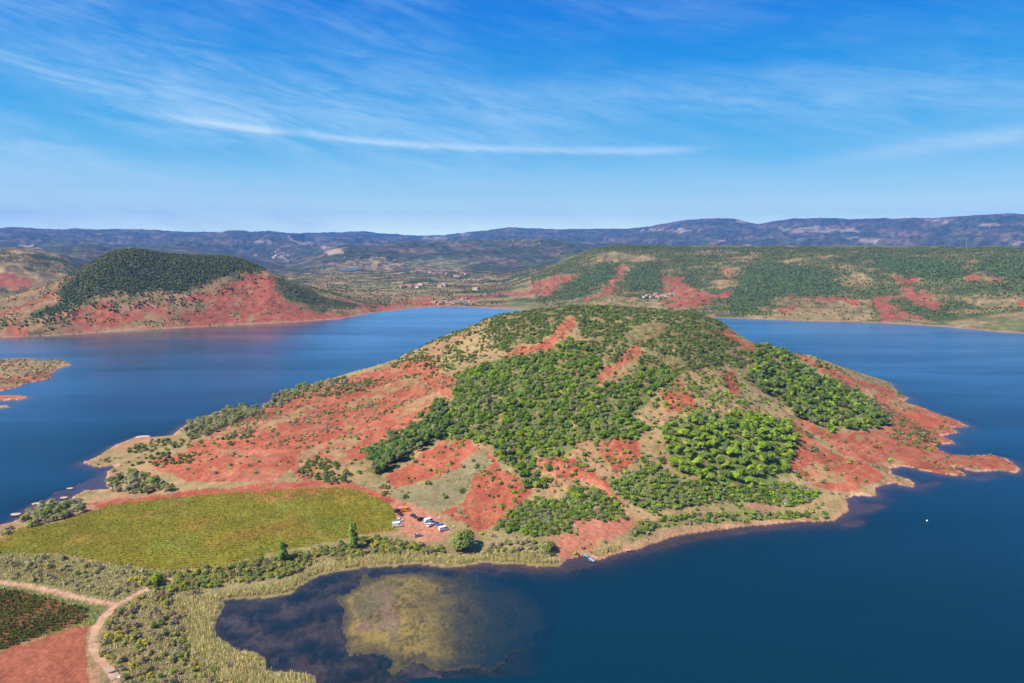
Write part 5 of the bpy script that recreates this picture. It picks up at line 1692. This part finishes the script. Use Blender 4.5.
# houses
M_WALLS = [plain('render', c, 0.9, vary=0.08) for c in ((0.62, 0.50, 0.36), (0.70, 0.62, 0.50), (0.58, 0.42, 0.30), (0.74, 0.70, 0.64))]
M_ROOF = [plain('roof tile', c, 0.9, vary=0.2) for c in ((0.44, 0.19, 0.12), (0.50, 0.25, 0.16), (0.40, 0.20, 0.14))]
M_WIN = plain('window', (0.04, 0.05, 0.06), 0.2)
HOUSE = {}


def house_meshes(i):
    if i not in HOUSE:
        rng = np.random.default_rng(50 + i)
        L, W, H = rng.uniform(11, 17), rng.uniform(8, 10), rng.uniform(4.5, 7)
        w = boxes('wall', [(0, 0, H / 2 - 1, L, W, H + 2)], M_WALLS[i % 4])
        rise = W * 0.22
        r = prism('roof', [(-W / 2 - 0.5, H), (W / 2 + 0.5, H), (0, H + rise)], L + 1.0, M_ROOF[i % 3])
        r.data.transform(__import__('mathutils').Matrix.Rotation(math.pi / 2, 4, 'Z'))
        q = boxes('window', [(0, 0, 0, 1.1, 0.12, 1.4)], M_WIN)
        HOUSE[i] = (w.data, r.data, q.data, L, W, H)
        for e in (w, r, q):
            bpy.data.objects.remove(e)
    return HOUSE[i]


def house(u, v, i, s, label, group, wins=True):
    x, y, z = at(u, v)
    w, r, q, L, W, H = house_meshes(i % 6)
    o = link('house', None)
    o.location = (x, y, z)
    rng = np.random.default_rng(i * 7 + 3)
    o.rotation_euler = (0, 0, rng.uniform(-0.7, 0.7))
    o.scale = (s, s, s)
    link('wall', w, o)
    link('roof', r, o)
    if wins:
        for k in (-0.3, 0, 0.3):
            e = link('window', q, o)
            e.location = (k * L, -W / 2 - 0.03, H * 0.6)
    tag(o, label, 'house', group)


shore = [(434, 303.5), (438, 302.6), (442, 303.2), (446, 302.8), (440, 304.6), (452, 303.6), (457, 302.6), (461, 301.8), (466, 303.4), (470, 302.4), (471, 304.4), (464, 299.6), (448, 304.8)]
for i, (u, v) in enumerate(shore):
    house(u, v, i, 0.8, 'small tile-roofed house in the hamlet at the head of the lake', 'houses of the lakeside hamlet')
vil = [(412, 272.5), (416, 272), (420, 271.5), (424, 272.6), (434, 274.5), (440, 274), (447, 274.5), (455, 271), (459, 272), (462, 274), (456, 277), (460, 278), (466, 275), (480, 281), (403, 287.5), (409, 287), (421, 285.5), (426, 285), (418, 288), (440, 287), (444, 286), (476, 290), (402, 274), (430, 273)]
for i, (u, v) in enumerate(vil):
    house(u, v, i + 3, 1.15, 'far tile-roofed house among dark trees in the valley behind the lake', 'houses of the valley village')
ter = [(648, 296.5), (652, 298), (655, 295.5), (658, 297.5), (664, 296), (668, 297), (672, 295), (661, 298.5), (645, 298)]
for i, (u, v) in enumerate(ter):
    house(u, v, i + 1, 0.8, 'pale house in the hamlet on the slope just above the hilltop', 'houses of the slope hamlet')
hillv = [(273, 254), (276, 256), (279, 255), (282, 257), (284, 259), (280, 258.5), (286, 261), (277, 252.5), (288, 256), (283, 254), (256, 256), (274, 258), (290, 262), (285, 255)]
for i, (u, v) in enumerate(hillv):
    house(u, v, i + 2, 2.0, 'tiny pale house of the distant village on the blue mountainside', 'houses of the mountainside village', wins=False)

# far pond
M_POND = plain('pond water', (0.04, 0.06, 0.11), 0.15, spec=0.6, vary=0.05, scale=0.01)
for pts in ([(338, 270.5), (344, 268.6), (354, 268.2), (363, 269), (361, 271), (350, 272.2), (341, 272)],):
    w = [at(*p) for p in pts]
    zz = sorted(q[2] for q in w)[-2] + 0.3
    bm = bmesh.new()
    ce = np.mean([q[:2] for q in w], axis=0)
    top_ = [bm.verts.new((q[0], q[1], zz)) for q in w]
    bot = [bm.verts.new((q[0], q[1], zz - 14)) for q in w]
    bm.faces.new(top_)
    for i in range(len(w)):
        j = (i + 1) % len(w)
        bm.faces.new((top_[i], bot[i], bot[j], top_[j]))
    bmesh.ops.recalc_face_normals(bm, faces=bm.faces)
    me = bpy.data.meshes.new('pond'); bm.to_mesh(me); bm.free()
    tag(link('pond', me, mat=M_POND), kind='structure')

# masts on the plateau
M_STEEL = plain('galvanised steel', (0.45, 0.46, 0.48), 0.5, 0.6)
for u, d, h, lab in ((865.5, 2350, 36, 'thin lattice mast on the plateau rim, the left one'), (966, 2350, 36, 'thin lattice mast on the plateau rim, the right one')):
    x, y, _ = at_d(u, 246, d)
    x, y = float(x), float(y)
    z = float(ground_z(np.array(x), np.array(y)))
    Vs, Fs, o_ = [], [], 0
    segs = []
    for sx, sy in ((-1, -1), (1, -1), (1, 1), (-1, 1)):
        segs.append(((sx * 1.6, sy * 1.6, -1), (sx * 0.25, sy * 0.25, h), 0.16))
    for k in range(8):
        f0, f1 = k / 8, (k + 1) / 8
        w0, w1 = 1.6 + (0.25 - 1.6) * f0, 1.6 + (0.25 - 1.6) * f1
        segs += [((-w0, -w0, f0 * h), (w1, -w1, f1 * h), 0.08), ((w0, w0, f0 * h), (-w1, w1, f1 * h), 0.08), ((-w0, w0, f0 * h), (-w1, -w1, f1 * h), 0.08), ((w0, -w0, f0 * h), (w1, w1, f1 * h), 0.08)]
    segs += [((-3, 0, h * 0.86), (3, 0, h * 0.86), 0.12), ((-2.2, 0, h * 0.95), (2.2, 0, h * 0.95), 0.12)]
    for p, q, r in segs:
        v_, f_ = tube([p, tuple((np.array(p) + np.array(q)) / 2), q], r, r, 4)
        Vs.append(v_); Fs.append(f_ + o_); o_ += len(v_)
    o = link('lattice_mast', mesh_arrays('lattice_mast', np.concatenate(Vs), np.concatenate(Fs)), mat=M_STEEL)
    o.location = (x, y, z)
    tag(o, lab, 'mast')
